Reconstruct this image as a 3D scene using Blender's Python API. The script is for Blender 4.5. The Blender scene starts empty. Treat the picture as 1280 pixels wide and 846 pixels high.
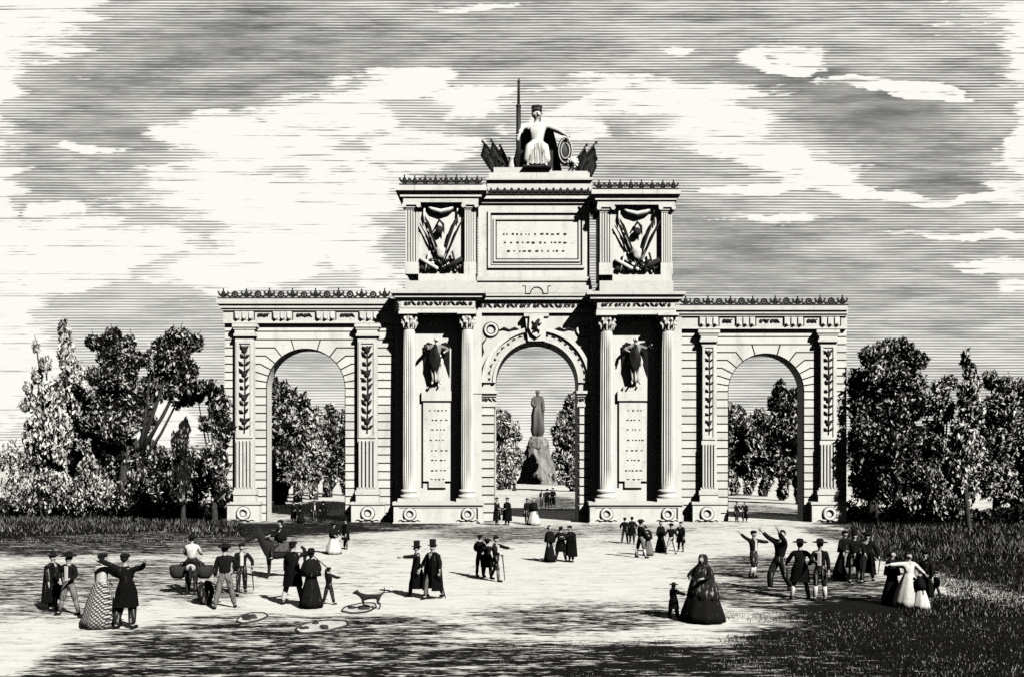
import bpy, bmesh, math, random
from mathutils import Vector, Matrix
R = math.radians
rnd = random.Random(7)
C = bpy.context.scene.collection
scene = bpy.context.scene

# ------------------------------------------------------------------ survey
CAMH, F = 4.33, 1164.0          # eye height (m), focal length in photo pixels
HOR = 571.0                     # horizon row in the photo
def WX(px, Y): return (px - 640.0) / F * Y
def WZ(py, Y): return CAMH - (py - HOR) / F * Y
def GY(py): return CAMH * F / (py - HOR)          # distance of a point on flat ground

# ------------------------------------------------------------------ materials
MATS = {}
def newmat(name):
    m = bpy.data.materials.new(name); m.use_nodes = True
    nt = m.node_tree; nt.nodes.clear()
    out = nt.nodes.new('ShaderNodeOutputMaterial')
    MATS[name] = m
    return m, nt, out

class N:
    """tiny node builder"""
    def __init__(s, nt): s.nt = nt
    def node(s, t, **kw):
        n = s.nt.nodes.new(t)
        for k, v in kw.items(): setattr(n, k, v)
        return n
    def _in(s, sock, v):
        if isinstance(v, bpy.types.NodeSocket): s.nt.links.new(v, sock)
        else: sock.default_value = v
    def m(s, op, a, b=0.0, c=None, clamp=False):
        n = s.node('ShaderNodeMath', operation=op); n.use_clamp = clamp
        s._in(n.inputs[0], a); s._in(n.inputs[1], b)
        if c is not None: s._in(n.inputs[2], c)
        return n.outputs[0]
    def smooth(s, x, lo, hi):
        n = s.node('ShaderNodeMapRange', interpolation_type='SMOOTHSTEP')
        s._in(n.inputs[0], x); s._in(n.inputs[1], lo); s._in(n.inputs[2], hi)
        n.inputs[3].default_value = 0.0; n.inputs[4].default_value = 1.0
        return n.outputs[0]
    def mix(s, f, a, b):
        n = s.node('ShaderNodeMix', data_type='RGBA')
        s._in(n.inputs[0], f); s._in(n.inputs[6], a); s._in(n.inputs[7], b)
        return n.outputs[2]
    def noise(s, vec, scale, detail=4, rough=0.6, dim='3D'):
        n = s.node('ShaderNodeTexNoise', noise_dimensions=dim)
        if vec is not None: s.nt.links.new(vec, n.inputs['Vector'])
        n.inputs['Scale'].default_value = scale; n.inputs['Detail'].default_value = detail
        n.inputs['Roughness'].default_value = rough
        return n.outputs[0]
    def comb(s, x, y, z=0.0):
        n = s.node('ShaderNodeCombineXYZ')
        s._in(n.inputs[0], x); s._in(n.inputs[1], y); s._in(n.inputs[2], z)
        return n.outputs[0]
    def scalev(s, vec, sc, loc=(0, 0, 0)):
        n = s.node('ShaderNodeMapping')
        s.nt.links.new(vec, n.inputs[0]); n.inputs['Scale'].default_value = sc; n.inputs['Location'].default_value = loc
        return n.outputs[0]

def g(v, warm=1.0): return (v, v * (1 - .012 * warm), v * (1 - .075 * warm), 1)

def plain(name, v, v2=None, scale=3.0, rough=0.9, stretch=(1, 1, 1), spec=.15, bump=0.0):
    m, nt, out = newmat(name); n = N(nt)
    b = n.node('ShaderNodeBsdfPrincipled'); b.inputs['Roughness'].default_value = rough
    b.inputs['Specular IOR Level'].default_value = spec
    tc = n.node('ShaderNodeTexCoord').outputs['Object']
    v2 = v * .75 if v2 is None else v2
    nz = n.noise(n.scalev(tc, stretch), scale, 6, .65)
    f = n.smooth(nz, .35, .7)
    nt.links.new(n.mix(f, g(v), g(v2)), b.inputs['Base Color'])
    if bump:
        bp = n.node('ShaderNodeBump'); bp.inputs['Strength'].default_value = bump
        nt.links.new(nz, bp.inputs['Height']); nt.links.new(bp.outputs[0], b.inputs['Normal'])
    nt.links.new(b.outputs[0], out.inputs[0])
    return m

plain('stone', .84, .72, 1.3, stretch=(1, 1, 3), bump=.08)
# weathered stone: pale, streaked with fine dark chips and run-off
def stone_material():
    m, nt, out = newmat('weathered_stone'); n = N(nt)
    b = n.node('ShaderNodeBsdfPrincipled'); b.inputs['Roughness'].default_value = .9
    b.inputs['Specular IOR Level'].default_value = .1
    pos = n.node('ShaderNodeNewGeometry').outputs['Position']
    big = n.smooth(n.noise(n.scalev(pos, (1.2, 1.2, .35)), 1.0, 5, .6), .45, .75)
    chips = n.smooth(n.noise(n.scalev(pos, (1.6, 1.6, 9)), 1.6, 5, .7), .60, .66)
    isl = n.node('ShaderNodeNewGeometry').outputs['Random Per Island']
    tone = n.mix(n.smooth(isl, .0, 1.0), g(.93), g(.80))
    col = n.mix(big, tone, g(.70))
    run = n.smooth(n.noise(n.scalev(pos, (3.2, 3.2, .22), (2, 2, 5)), 1.0, 5, .7), .60, .74)
    col = n.mix(n.m('MULTIPLY', run, .5), col, g(.22))
    col = n.mix(n.m('MULTIPLY', chips, .55), col, g(.12))
    nt.links.new(col, b.inputs['Base Color']); nt.links.new(b.outputs[0], out.inputs[0])
    return m
stone_material()
plain('joint', .030, .015)  # dark mortar; also paints the shade at the back of flutes
plain('bronze', .035, .014, 6, rough=.55, spec=.4)
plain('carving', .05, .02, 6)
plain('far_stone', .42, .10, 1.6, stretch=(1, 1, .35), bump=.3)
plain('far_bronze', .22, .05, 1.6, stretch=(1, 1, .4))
plain('grey_cloth', .30, .04, 12, stretch=(3, 3, .6))
plain('white_cloth', .84, .6, 10, stretch=(3, 3, .5))
plain('skin', .55, .42, 10)
plain('hair', .012, .02, 30)
plain('fur', .02, .035, 18)
plain('pale_fur', .6, .3, 18)
plain('wood', .03, .015, 20, stretch=(1, 1, .2))
plain('bark', .03, .10, 6, stretch=(4, 4, .5))
plain('wicker', .05, .02, 30)
plain('wet_sand', .82, .5, 2.0, rough=.6)
plain('pebble', .03, .06, 5)

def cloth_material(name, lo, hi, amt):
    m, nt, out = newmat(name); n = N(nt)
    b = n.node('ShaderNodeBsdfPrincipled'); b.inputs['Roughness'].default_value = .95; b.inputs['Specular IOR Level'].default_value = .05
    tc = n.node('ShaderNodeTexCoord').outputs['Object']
    nz = n.noise(n.scalev(tc, (18, 18, 2.0)), 1.0, 4, .6)  # pale streaks paint fold highlights into the dark cloth
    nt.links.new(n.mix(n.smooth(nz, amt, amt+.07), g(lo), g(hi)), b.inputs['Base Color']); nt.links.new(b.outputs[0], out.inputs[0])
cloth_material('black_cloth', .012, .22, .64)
cloth_material('dark_cloth', .022, .34, .56)
def check_material():
    m, nt, out = newmat('checked_cloth'); n = N(nt)
    b = n.node('ShaderNodeBsdfPrincipled'); b.inputs['Roughness'].default_value = .95
    tc = n.node('ShaderNodeTexCoord').outputs['Object']
    sx = n.node('ShaderNodeSeparateXYZ'); nt.links.new(tc, sx.inputs[0])
    w1 = n.m('SINE', n.m('MULTIPLY', n.m('ADD', sx.outputs[0], sx.outputs[2]), 75.0))
    w2 = n.m('SINE', n.m('MULTIPLY', n.m('SUBTRACT', sx.outputs[0], sx.outputs[2]), 75.0))
    f = n.smooth(n.m('MAXIMUM', w1, w2), .2, .6)
    nt.links.new(n.mix(f, g(.55), g(.02)), b.inputs['Base Color']); nt.links.new(b.outputs[0], out.inputs[0])
check_material()

def leaf_material(name, pale, lo=.022, hi=.75, k=.9, sc=.5):
    m, nt, out = newmat(name); n = N(nt)
    d = n.node('ShaderNodeBsdfDiffuse')
    geo = n.node('ShaderNodeNewGeometry')
    nz = n.noise(geo.outputs['Position'], sc, 3, .5)
    r = n.m('ADD', geo.outputs['Random Per Island'], n.m('MULTIPLY', n.m('SUBTRACT', nz, .5), k))
    f = n.m('SUBTRACT', 1.0, n.smooth(r, pale-.16, pale+.16))  # random leaf tones; the pale ones stand in for crown highlights
    nt.links.new(n.mix(f, g(lo), g(hi)), d.inputs['Color'])
    nt.links.new(d.outputs[0], out.inputs[0])
leaf_material('dark_leaf', .29, lo=.014, hi=.66)
leaf_material('pale_leaf', .66, lo=.04, hi=.85)
leaf_material('mid_leaf', .48, hi=.75)
leaf_material('far_leaf', .42, lo=.05, hi=.6, sc=.2)
leaf_material('hedge_leaf', .12, hi=.45)
leaf_material('grass_blade', .13, lo=.009, hi=.5, k=.7, sc=.35)

# ------------------------------------------------------------------ mesh helpers
def link(name, me, mat=None, parent=None):
    o = bpy.data.objects.new(name, me); C.objects.link(o)
    if mat is not None and me is not None and not me.materials:
        for x in (mat if isinstance(mat, (list, tuple)) else [mat]): me.materials.append(MATS[x])
    if parent is not None: o.parent = parent
    return o
def obj(name, bm, mat, parent=None, smooth=False):
    me = bpy.data.meshes.new(name); bmesh.ops.recalc_face_normals(bm, faces=bm.faces[:]); bm.to_mesh(me); bm.free()
    if smooth:
        for p in me.polygons: p.use_smooth = True
    return link(name, me, mat, parent)
def tag(o, label, cat, group=None, kind=None):
    if label: o['label'] = label
    if cat: o['category'] = cat
    if group: o['group'] = group
    if kind: o['kind'] = kind
    return o
def empty(name, loc, label, cat, group=None, rz=0):
    o = bpy.data.objects.new(name, None); C.objects.link(o); o.location = loc; o.rotation_euler = (0, 0, rz)
    o.empty_display_size = .2
    return tag(o, label, cat, group)

def box(bm, x0, y0, z0, x1, y1, z1, mi=0):
    v = [bm.verts.new(c) for c in ((x0,y0,z0),(x1,y0,z0),(x1,y1,z0),(x0,y1,z0),(x0,y0,z1),(x1,y0,z1),(x1,y1,z1),(x0,y1,z1))]
    for f in ((0,1,2,3),(4,7,6,5),(0,4,5,1),(1,5,6,2),(2,6,7,3),(3,7,4,0)):
        fc = bm.faces.new([v[i] for i in f]); fc.material_index = mi
def pbox(bm, px0, py0, px1, py1, Yf, Yb, mi=0):
    """box whose front face fills the given photo rectangle when it stands at depth Yf"""
    box(bm, WX(px0,Yf), Yf, WZ(py1,Yf), WX(px1,Yf), Yb, WZ(py0,Yf), mi)
def tube(bm, pts, radii, seg=8, cap=True, mi=0):
    rings = []
    n = len(pts); pts = [Vector(p) for p in pts]
    if not hasattr(radii, '__len__'): radii = [radii] * n
    for i, p in enumerate(pts):
        d = (pts[min(i+1, n-1)] - pts[max(i-1, 0)]).normalized()
        a = d.orthogonal().normalized() if i == 0 else (a - d * a.dot(d)).normalized()
        b = d.cross(a)
        rings.append([bm.verts.new(p + (a*math.cos(t) + b*math.sin(t)) * radii[i]) for t in [2*math.pi*k/seg for k in range(seg)]])
    for r0, r1 in zip(rings, rings[1:]):
        for k in range(seg):
            f = bm.faces.new((r0[k], r0[(k+1)%seg], r1[(k+1)%seg], r1[k])); f.material_index = mi
    if cap:
        bm.faces.new(rings[0][::-1]).material_index = mi; bm.faces.new(rings[-1]).material_index = mi
def lathe(bm, prof, seg=20, fold=0.0, nf=10, c=(0,0,0), sx=1.0, sy=1.0, mi=0, mat=None, skip=0):
    """profile [(r,z)] turned about z; optional folds"""
    rings = []
    for i, (r, z) in enumerate(prof):
        ring = []
        for k in range(seg):
            t = 2*math.pi*k/seg
            rr = r * (1 + (fold * math.cos(nf*t + .4*i) if fold else 0))
            p = Vector((c[0] + rr*math.cos(t)*sx, c[1] + rr*math.sin(t)*sy, c[2] + z))
            ring.append(bm.verts.new(mat @ p if mat else p))
        rings.append(ring)
    for r0, r1 in zip(rings, rings[1:]):
        for k in range(seg):
            f = bm.faces.new((r0[k], r0[(k+1)%seg], r1[(k+1)%seg], r1[k])); f.material_index = mi
    if prof[0][0] > 1e-4: bm.faces.new(rings[0][::-1]).material_index = mi
    if prof[-1][0] > 1e-4: bm.faces.new(rings[-1]).material_index = mi
def ball(bm, c, r, sx=1, sy=1, sz=1, u=10, v=7, mat=None):
    m = Matrix.Translation(c) @ Matrix.Diagonal((sx*r, sy*r, sz*r, 1))
    if mat: m = mat @ m
    bmesh.ops.create_uvsphere(bm, u_segments=u, v_segments=v, radius=1, matrix=m)
def torus(bm, c, Rm, r, seg=20, s2=7, squash=1.0):
    """ring in the XZ plane"""
    rings = []
    for k in range(seg):
        t = 2*math.pi*k/seg
        rings.append([bm.verts.new((c[0] + (Rm + r*math.cos(q))*math.cos(t), c[1] + r*math.sin(q)*squash, c[2] + (Rm + r*math.cos(q))*math.sin(t)))
                      for q in [2*math.pi*j/s2 for j in range(s2)]])
    for k in range(seg):
        a, b = rings[k], rings[(k+1)%seg]
        for j in range(s2): bm.faces.new((a[j], a[(j+1)%s2], b[(j+1)%s2], b[j]))
def offset_poly(p, d):
    """inset a counter-clockwise polygon by d"""
    out = []; n = len(p)
    for i in range(n):
        a, b, c = Vector(p[i-1]), Vector(p[i]), Vector(p[(i+1)%n])
        e1, e2 = (b-a), (c-b)
        if e1.length < 1e-6 or e2.length < 1e-6: out.append(tuple(b)); continue
        e1.normalize(); e2.normalize()
        n1, n2 = Vector((-e1.y, e1.x)), Vector((-e2.y, e2.x))
        k = 1 + n1.dot(n2)
        out.append(tuple(b + (n1+n2) * (d / max(k, .35))))
    return out
def prism(bm, poly, Yf, Yb, mi=0, back=False, side_mi=None):
    """poly in XZ (counter-clockwise seen from -Y), from Yf back to Yb"""
    a = [bm.verts.new((x, Yf, z)) for x, z in poly]; b = [bm.verts.new((x, Yb, z)) for x, z in poly]
    bm.faces.new(a).material_index = mi
    n = len(poly)
    for i in range(n):
        bm.faces.new((a[i], b[i], b[(i+1)%n], a[(i+1)%n])).material_index = mi if side_mi is None else side_mi
    if back: bm.faces.new(b[::-1]).material_index = mi if side_mi is None else side_mi

# ------------------------------------------------------------------ skin-grown bodies
def skin_mesh(name, verts, edges, radii, root=0, subs=1):
    me = bpy.data.meshes.new(name + '_cage'); me.from_pydata([tuple(v) for v in verts], edges, [])
    o = bpy.data.objects.new(name + '_cage', me); C.objects.link(o)
    md = o.modifiers.new('skin', 'SKIN'); md.use_smooth_shade = True; md.branch_smoothing = .3
    sv = me.skin_vertices[0].data
    for i, r in enumerate(radii):
        sv[i].radius = (r, r) if not hasattr(r, '__len__') else r
        sv[i].use_root = (i == root)
    if subs:
        sb = o.modifiers.new('sub', 'SUBSURF'); sb.levels = subs; sb.render_levels = subs
    dg = bpy.context.evaluated_depsgraph_get(); dg.update()
    res = bpy.data.meshes.new_from_object(o.evaluated_get(dg)); res.name = name
    bpy.data.objects.remove(o); bpy.data.meshes.remove(me)
    for p in res.polygons: p.use_smooth = True
    return res

def limb_dir(side, a, b):
    a, b = R(a), R(b)
    return Vector((side*math.sin(b), -math.sin(a)*math.cos(b), -math.cos(a)*math.cos(b)))

class Body:
    """joint positions of a posed figure, 1.72 m tall, facing -Y"""
    def __init__(s, arms, legs, lean=0.0, head=0.0, seat=False):
        tl = math.tan(R(lean))
        def L(x, y, z): return Vector((x, y - (z-.92)*tl, z))
        s.pelvis = Vector((0,0,.93)); s.waist = L(0,.0,1.07); s.chest = L(0,.0,1.28); s.nb = L(0,.01,1.43)
        s.neck = L(0,0,1.485); s.jaw = L(0,-.025,1.545); s.mid = L(0,-.01,1.615); s.top = L(0,.01,1.68)
        t = R(head); fwd = Vector((math.sin(t), -math.cos(t), 0)); s.fwd = fwd
        s.nose = s.mid + fwd*.122 + Vector((0,0,-.02))
        side = Vector((math.cos(t), math.sin(t), 0))
        s.ears = [s.mid - side*.098, s.mid + side*.098]
        s.eyes = [s.mid + fwd*.088 - side*.034 + Vector((0,0,.012)), s.mid + fwd*.088 + side*.034 + Vector((0,0,.012))]
        s.mouth = s.mid + fwd*.086 + Vector((0,0,-.055))
        s.arm = []
        for sd, (a, b, a2, b2) in zip((-1, 1), arms):
            sh = L(sd*.185, .0, 1.385); d1 = limb_dir(sd, a, b); d2 = limb_dir(sd, a2, b2)
            el = sh + d1*.29; wr = el + d2*.25
            s.arm.append((sh, el, wr, d2, sd))
        s.leg = []
        for sd, (a, b, a2, b2) in zip((-1, 1), legs):
            hp = Vector((sd*.095, 0, .88)); d1 = limb_dir(sd, a, b); d2 = limb_dir(sd, a2, b2)
            kn = hp + d1*.42; an = kn + d2*.40
            s.leg.append((hp, kn, an, d2, sd))
        foot = min(l[2].z for l in s.leg) - .075
        s.drop = 0.0 if seat else -foot
    def body_mesh(s, name, fingers=True):
        V, E, Rr = [], [], []
        def add(p, r, prev=None):
            V.append(p + Vector((0,0,s.drop))); Rr.append(r)
            if prev is not None: E.append((prev, len(V)-1))
            return len(V)-1
        pv = add(s.pelvis, (.14,.11)); wa = add(s.waist, (.125,.095), pv); ch = add(s.chest, (.155,.105), wa)
        nb = add(s.nb, (.085,.075), ch); nk = add(s.neck, .053, nb); jw = add(s.jaw, (.076,.084), nk)
        md = add(s.mid, (.094,.112), jw); tp = add(s.top, (.07,.078), md)
        add(s.nose, .018, md)
        for e in s.ears: add(e, (.016,.026), md)
        for sh, el, wr, d, sd in s.arm:
            i = add(sh, .058, ch); i = add(el, .041, i); i = add(wr, .028, i); pa = add(wr + d*.075, (.036,.022), i)
            if fingers:
                ac = d.orthogonal().normalized()
                curl = d.cross(ac)
                for k, ln in enumerate((.062, .075, .07, .055)):
                    o = ac*((k-1.5)*.02)
                    f1 = add(wr + d*.115 + o, .009, pa); add(wr + d*(.115+ln*.75) + o*1.1 + curl*.02, .008, f1)
                t1 = add(wr + d*.05 + ac*.05, .011, pa); add(wr + d*.085 + ac*.062 + curl*.02, .009, t1)
        for hp, kn, an, d, sd in s.leg:
            i = add(hp, .088, pv); i = add(kn, .058, i); i = add(an, .042, i)
            f = Vector((0,-1,0)) if d.z < -.3 else Vector((0,-.6,.8))
            add(an + f*.16 + Vector((sd*.02,0,-.045)), (.042,.03), i)
        return skin_mesh(name, V, E, Rr)
    def jacket_mesh(s, name, fat=1.0, long=False):
        V, E, Rr = [], [], []
        def add(p, r, prev=None):
            V.append(p + Vector((0,0,s.drop))); Rr.append(r)
            if prev is not None: E.append((prev, len(V)-1))
            return len(V)-1
        k = 1.22*fat
        hp = add(s.pelvis + Vector((0,0,-.02)), (.15*k,.12*k)); wa = add(s.waist, (.128*k,.105*k), hp); ch = add(s.chest, (.158*k,.118*k), wa)
        i = add(s.nb + Vector((0,.0,.0)), (.085*k,.08*k), ch); add(s.neck + Vector((0,.012,-.012)), (.066,.066), i)
        for sh, el, wr, d, sd in s.arm:
            i = add(sh, .068*k, ch); i = add(el, .056*k, i); add(wr - d*.02, .047*k, i)
        return skin_mesh(name, V, E, Rr, root=2)
    def trouser_mesh(s, name, fat=1.0, knee=False):
        V, E, Rr = [], [], []
        def add(p, r, prev=None):
            V.append(p + Vector((0,0,s.drop))); Rr.append(r)
            if prev is not None: E.append((prev, len(V)-1))
            return len(V)-1
        pv = add(s.pelvis + Vector((0,0,.0)), (.150,.125)); add(s.waist + Vector((0,0,.01)), (.135,.105), pv)
        for hp, kn, an, d, sd in s.leg:
            i = add(hp, .108*fat, pv); i = add(kn, .085*fat, i)
            if not knee: add(an + Vector((0,0,.01)), .066*fat, i)
            else: add(kn + d*.07, .07*fat, i)
        return skin_mesh(name, V, E, Rr)

STAND = ((2, 3, 2, 3), (-2, 3, -2, 3))
WALK = ((22, 3, 5, 3), (-18, 3, -30, 3))
APART = ((6, 11, 4, 11), (-6, 11, -8, 11))
DOWN = (4, 10, 14, 6); BENT = (5, 18, 75, -18); HIP = (-10, 40, 35, -35); FOLD = (25, 12, 95, -45)
POINT = (85, 10, 88, 8); SIDE = (10, 85, 15, 88); UPOUT = (20, 120, 30, 150); UP = (150, 20, 165, 10); LINK = (20, 28, 60, 5)
RIDE = ((55, 35, 5, 12), (55, 35, 5, 12))

shared = {}
def shared_mesh(key, fn):
    if key not in shared: shared[key] = fn()
    return shared[key]
def eye_mesh():
    bm = bmesh.new(); ball(bm, (0,0,0), .0125, 1.2, .6, .7, 8, 5); me = bpy.data.meshes.new('eye'); bm.to_mesh(me); bm.free()
    me.materials.append(MATS['hair']); return me
def mouth_mesh():
    bm = bmesh.new(); ball(bm, (0,0,0), .022, 1.1, .3, .28, 8, 5); me = bpy.data.meshes.new('mouth'); bm.to_mesh(me); bm.free()
    me.materials.append(MATS['dark_cloth']); return me

HATS = {
 'top':   [(.0,.0),(.155,.0),(.16,.012),(.10,.02),(.092,.06),(.10,.19),(.0,.195)],
 'brim':  [(.0,.0),(.21,.01),(.215,.03),(.11,.03),(.10,.10),(.07,.125),(.0,.13)],
 'round': [(.0,.0),(.165,.0),(.175,.045),(.13,.06),(.115,.09),(.06,.115),(.0,.12)],
 'cap':   [(.0,.0),(.108,.0),(.112,.02),(.118,.035),(.09,.07),(.04,.085),(.0,.087)],
 'peak':  [(.0,.0),(.155,.005),(.15,.03),(.095,.035),(.06,.12),(.02,.20),(.0,.205)],
}
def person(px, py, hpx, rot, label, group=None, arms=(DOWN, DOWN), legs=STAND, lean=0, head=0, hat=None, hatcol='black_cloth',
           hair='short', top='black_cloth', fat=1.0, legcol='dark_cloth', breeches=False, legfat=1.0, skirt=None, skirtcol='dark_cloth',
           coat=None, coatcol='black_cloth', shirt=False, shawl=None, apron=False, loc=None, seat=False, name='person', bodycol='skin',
           detail=True, hang=None):
    B = Body(arms, legs, lean, head, seat)
    if hang is not None: B.drop = hang
    total = 1.735 + B.drop + ({'top':.13,'brim':.07,'round':.06,'cap':.03,'peak':.14}.get(hat, 0.0))
    if seat: total = 1.75
    H = hpx / (py - HOR) * CAMH if py else hpx
    k = H / total
    Y = GY(py) if py else 0
    pos = loc if loc is not None else (WX(px, Y), Y, 0)
    t = empty(name, pos, label, 'person' if name == 'person' else 'statue', group, R(rot))
    t.scale = (k, k, k)
    up = Vector((0, 0, B.drop))
    link('body', B.body_mesh('body', detail), bodycol, t)
    if detail:
        for e in B.eyes:
            o = link('eye', shared_mesh('eye', eye_mesh), None, t); o.location = e + up; o.rotation_euler = (0, 0, R(head))
        o = link('mouth', shared_mesh('mouth', mouth_mesh), None, t); o.location = B.mouth + up; o.rotation_euler = (0, 0, R(head))
    hc = B.mid + up
    if hair and not (shawl == 'mantilla'):
        bm = bmesh.new()
        back = -B.fwd
        ball(bm, hc + back*.018 + Vector((0,0,.028)), .1, 1.0, 1.05, .98, 12, 8)
        for v in bm.verts:
            q = v.co - hc
            if q.dot(B.fwd) > .0 and q.z < .075: v.co -= B.fwd * (q.dot(B.fwd) + .01)
        if hair == 'bun': ball(bm, hc + back*.11 + Vector((0,0,-.03)), .055)
        if hair == 'long':
            lathe(bm, [(.05,-.02),(.105,.02),(.112,.10),(.10,.18)], 10, c=hc + back*.035 + Vector((0,0,-.2)), sy=.8)
        obj('hair', bm, 'hair' if bodycol == 'skin' else bodycol, t, True)
    if hat:
        bm = bmesh.new()
        prof = HATS[hat]
        lathe(bm, prof, 16, c=hc + Vector((0, .008, .052)), sy=1.08)
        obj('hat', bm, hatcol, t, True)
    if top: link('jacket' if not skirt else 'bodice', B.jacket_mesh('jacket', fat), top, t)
    if shirt:
        bm = bmesh.new()
        yf = B.chest.y - .142*fat
        box(bm, -.055, yf-.012, 1.0+B.drop, .055, yf+.03, 1.40+B.drop)
        for v in bm.verts:
            v.co.y -= (v.co.z - B.drop - 1.28) * math.tan(R(lean)) + (abs(v.co.z - B.drop - 1.24)*-.16)
        bmesh.ops.bevel(bm, geom=bm.edges[:], offset=.012, segments=1, affect='EDGES')
        obj('shirt_front', bm, 'white_cloth', t)
    if not skirt:
        link('trousers' if not breeches else 'breeches', B.trouser_mesh('trousers', legfat, breeches), legcol, t)
        if breeches and detail:
            for hp, kn, an, d, sd in B.leg:
                bm = bmesh.new(); tube(bm, [kn + d*.06 + up, kn + d*.2 + up, an + up], [.066, .068, .05], 8); obj('stocking', bm, 'white_cloth' if breeches == 'white' else 'grey_cloth', t, True)
        for hp, kn, an, d, sd in B.leg:
            bm = bmesh.new()
            ball(bm, an + up + Vector((sd*.012,-.07,-.035)), .1, .55, 1.35, .48, 10, 6)
            for v in bm.verts: v.co.z = max(v.co.z, an.z + up.z - .076)
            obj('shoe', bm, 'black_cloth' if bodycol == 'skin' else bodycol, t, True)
    else:
        w = skirt
        bm = bmesh.new()
        z0 = 1.08 + B.drop
        lathe(bm, [(.125,z0),(.16,z0-.05),(.24*w,z0*.78),(.36*w,z0*.48),(.45*w,z0*.2),(.48*w,.02),(.40*w,.03)], 30, .055, 9, sy=.92)
        obj('skirt', bm, skirtcol, t, True)
        if apron:
            bm = bmesh.new()
            pr = [(.17,z0-.03),(.25*w,z0*.78),(.37*w,z0*.48),(.46*w,z0*.2)]
            rows = []
            for r, z in pr:
                rows.append([bm.verts.new(((r+.035)*math.sin(q), -(r+.035)*.95*math.cos(q), z)) for q in [R(-42+14*j) for j in range(7)]])
            for r0, r1 in zip(rows, rows[1:]):
                for j in range(6): bm.faces.new((r0[j], r0[j+1], r1[j+1], r1[j]))
            bmesh.ops.solidify(bm, geom=bm.faces[:], thickness=.012)
            obj('apron', bm, 'white_cloth', t, True)
    if coat:
        bm = bmesh.new()
        ln = {'tail':.52, 'long':.30, 'cloak':.28}[coat]
        z1 = 1.1 + B.drop if coat != 'cloak' else 1.46 + B.drop
        r0, r1 = (.155, .27) if coat != 'cloak' else (.11, .33)
        rows = []
        gap = 40 if coat != 'cloak' else 28
        nsg = 22
        prof = [(r0, z1), (r0*.35+r1*.65, z1*.62+ln*.38), (r1, ln)] if coat != 'cloak' else [(.10,z1),(.235,z1-.1),(.27,z1*.6+ln*.4),(r1,ln)]
        for i, (r, z) in enumerate(prof):
            rows.append([bm.verts.new((r*1.05*(1+.05*math.cos(q*8))*math.sin(q), -r*.9*(1+.05*math.cos(q*8))*math.cos(q), z)) for q in [R(gap + (360-2*gap)*j/nsg) for j in range(nsg+1)]])
        for a, b in zip(rows, rows[1:]):
            for j in range(nsg): bm.faces.new((a[j], a[j+1], b[j+1], b[j]))
        bmesh.ops.solidify(bm, geom=bm.faces[:], thickness=.015)
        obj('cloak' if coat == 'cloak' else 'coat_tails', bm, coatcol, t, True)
    if shawl:
        bm = bmesh.new()
        if shawl == 'mantilla':
            lathe(bm, [(.0,1.76+B.drop),(.09,1.74+B.drop),(.125,1.66+B.drop),(.125,1.52+B.drop),(.24,1.36+B.drop),(.33,1.05+B.drop),(.41,.78+B.drop),(.45,.60+B.drop),(.43,.60+B.drop)], 26, .05, 7, c=(0,.035,0), sy=.9)
        else:
            lathe(bm, [(.10,1.47+B.drop),(.22,1.37+B.drop),(.27,1.15+B.drop),(.30,.95+B.drop),(.27,.95+B.drop)], 20, .05, 6, sy=.85)
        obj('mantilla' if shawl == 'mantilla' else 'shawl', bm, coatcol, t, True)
    t['_k'] = k
    hands = []
    M = Matrix.Translation(pos) @ Matrix.Rotation(R(rot), 4, 'Z') @ Matrix.Scale(k, 4)
    for sh, el, wr, d, sd in B.arm: hands.append(M @ (wr + d*.09 + up))
    del t['_k']
    return t, hands

def stick(hand, foot, label, name='walking_stick', cat='walking stick', r=.018, over=.08):
    a, b = Vector(foot), Vector(hand)
    b2 = b + (b-a).normalized()*over
    t = empty(name, a, label, cat)
    bm = bmesh.new(); tube(bm, [Vector((0,0,0)), (b2-a)*.5, b2-a], [r*.8, r, r*1.15], 7); obj('shaft', bm, 'wood', t)
    bm = bmesh.new(); ball(bm, b2-a, r*1.9); obj('knob', bm, 'wood', t)
    return t

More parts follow.
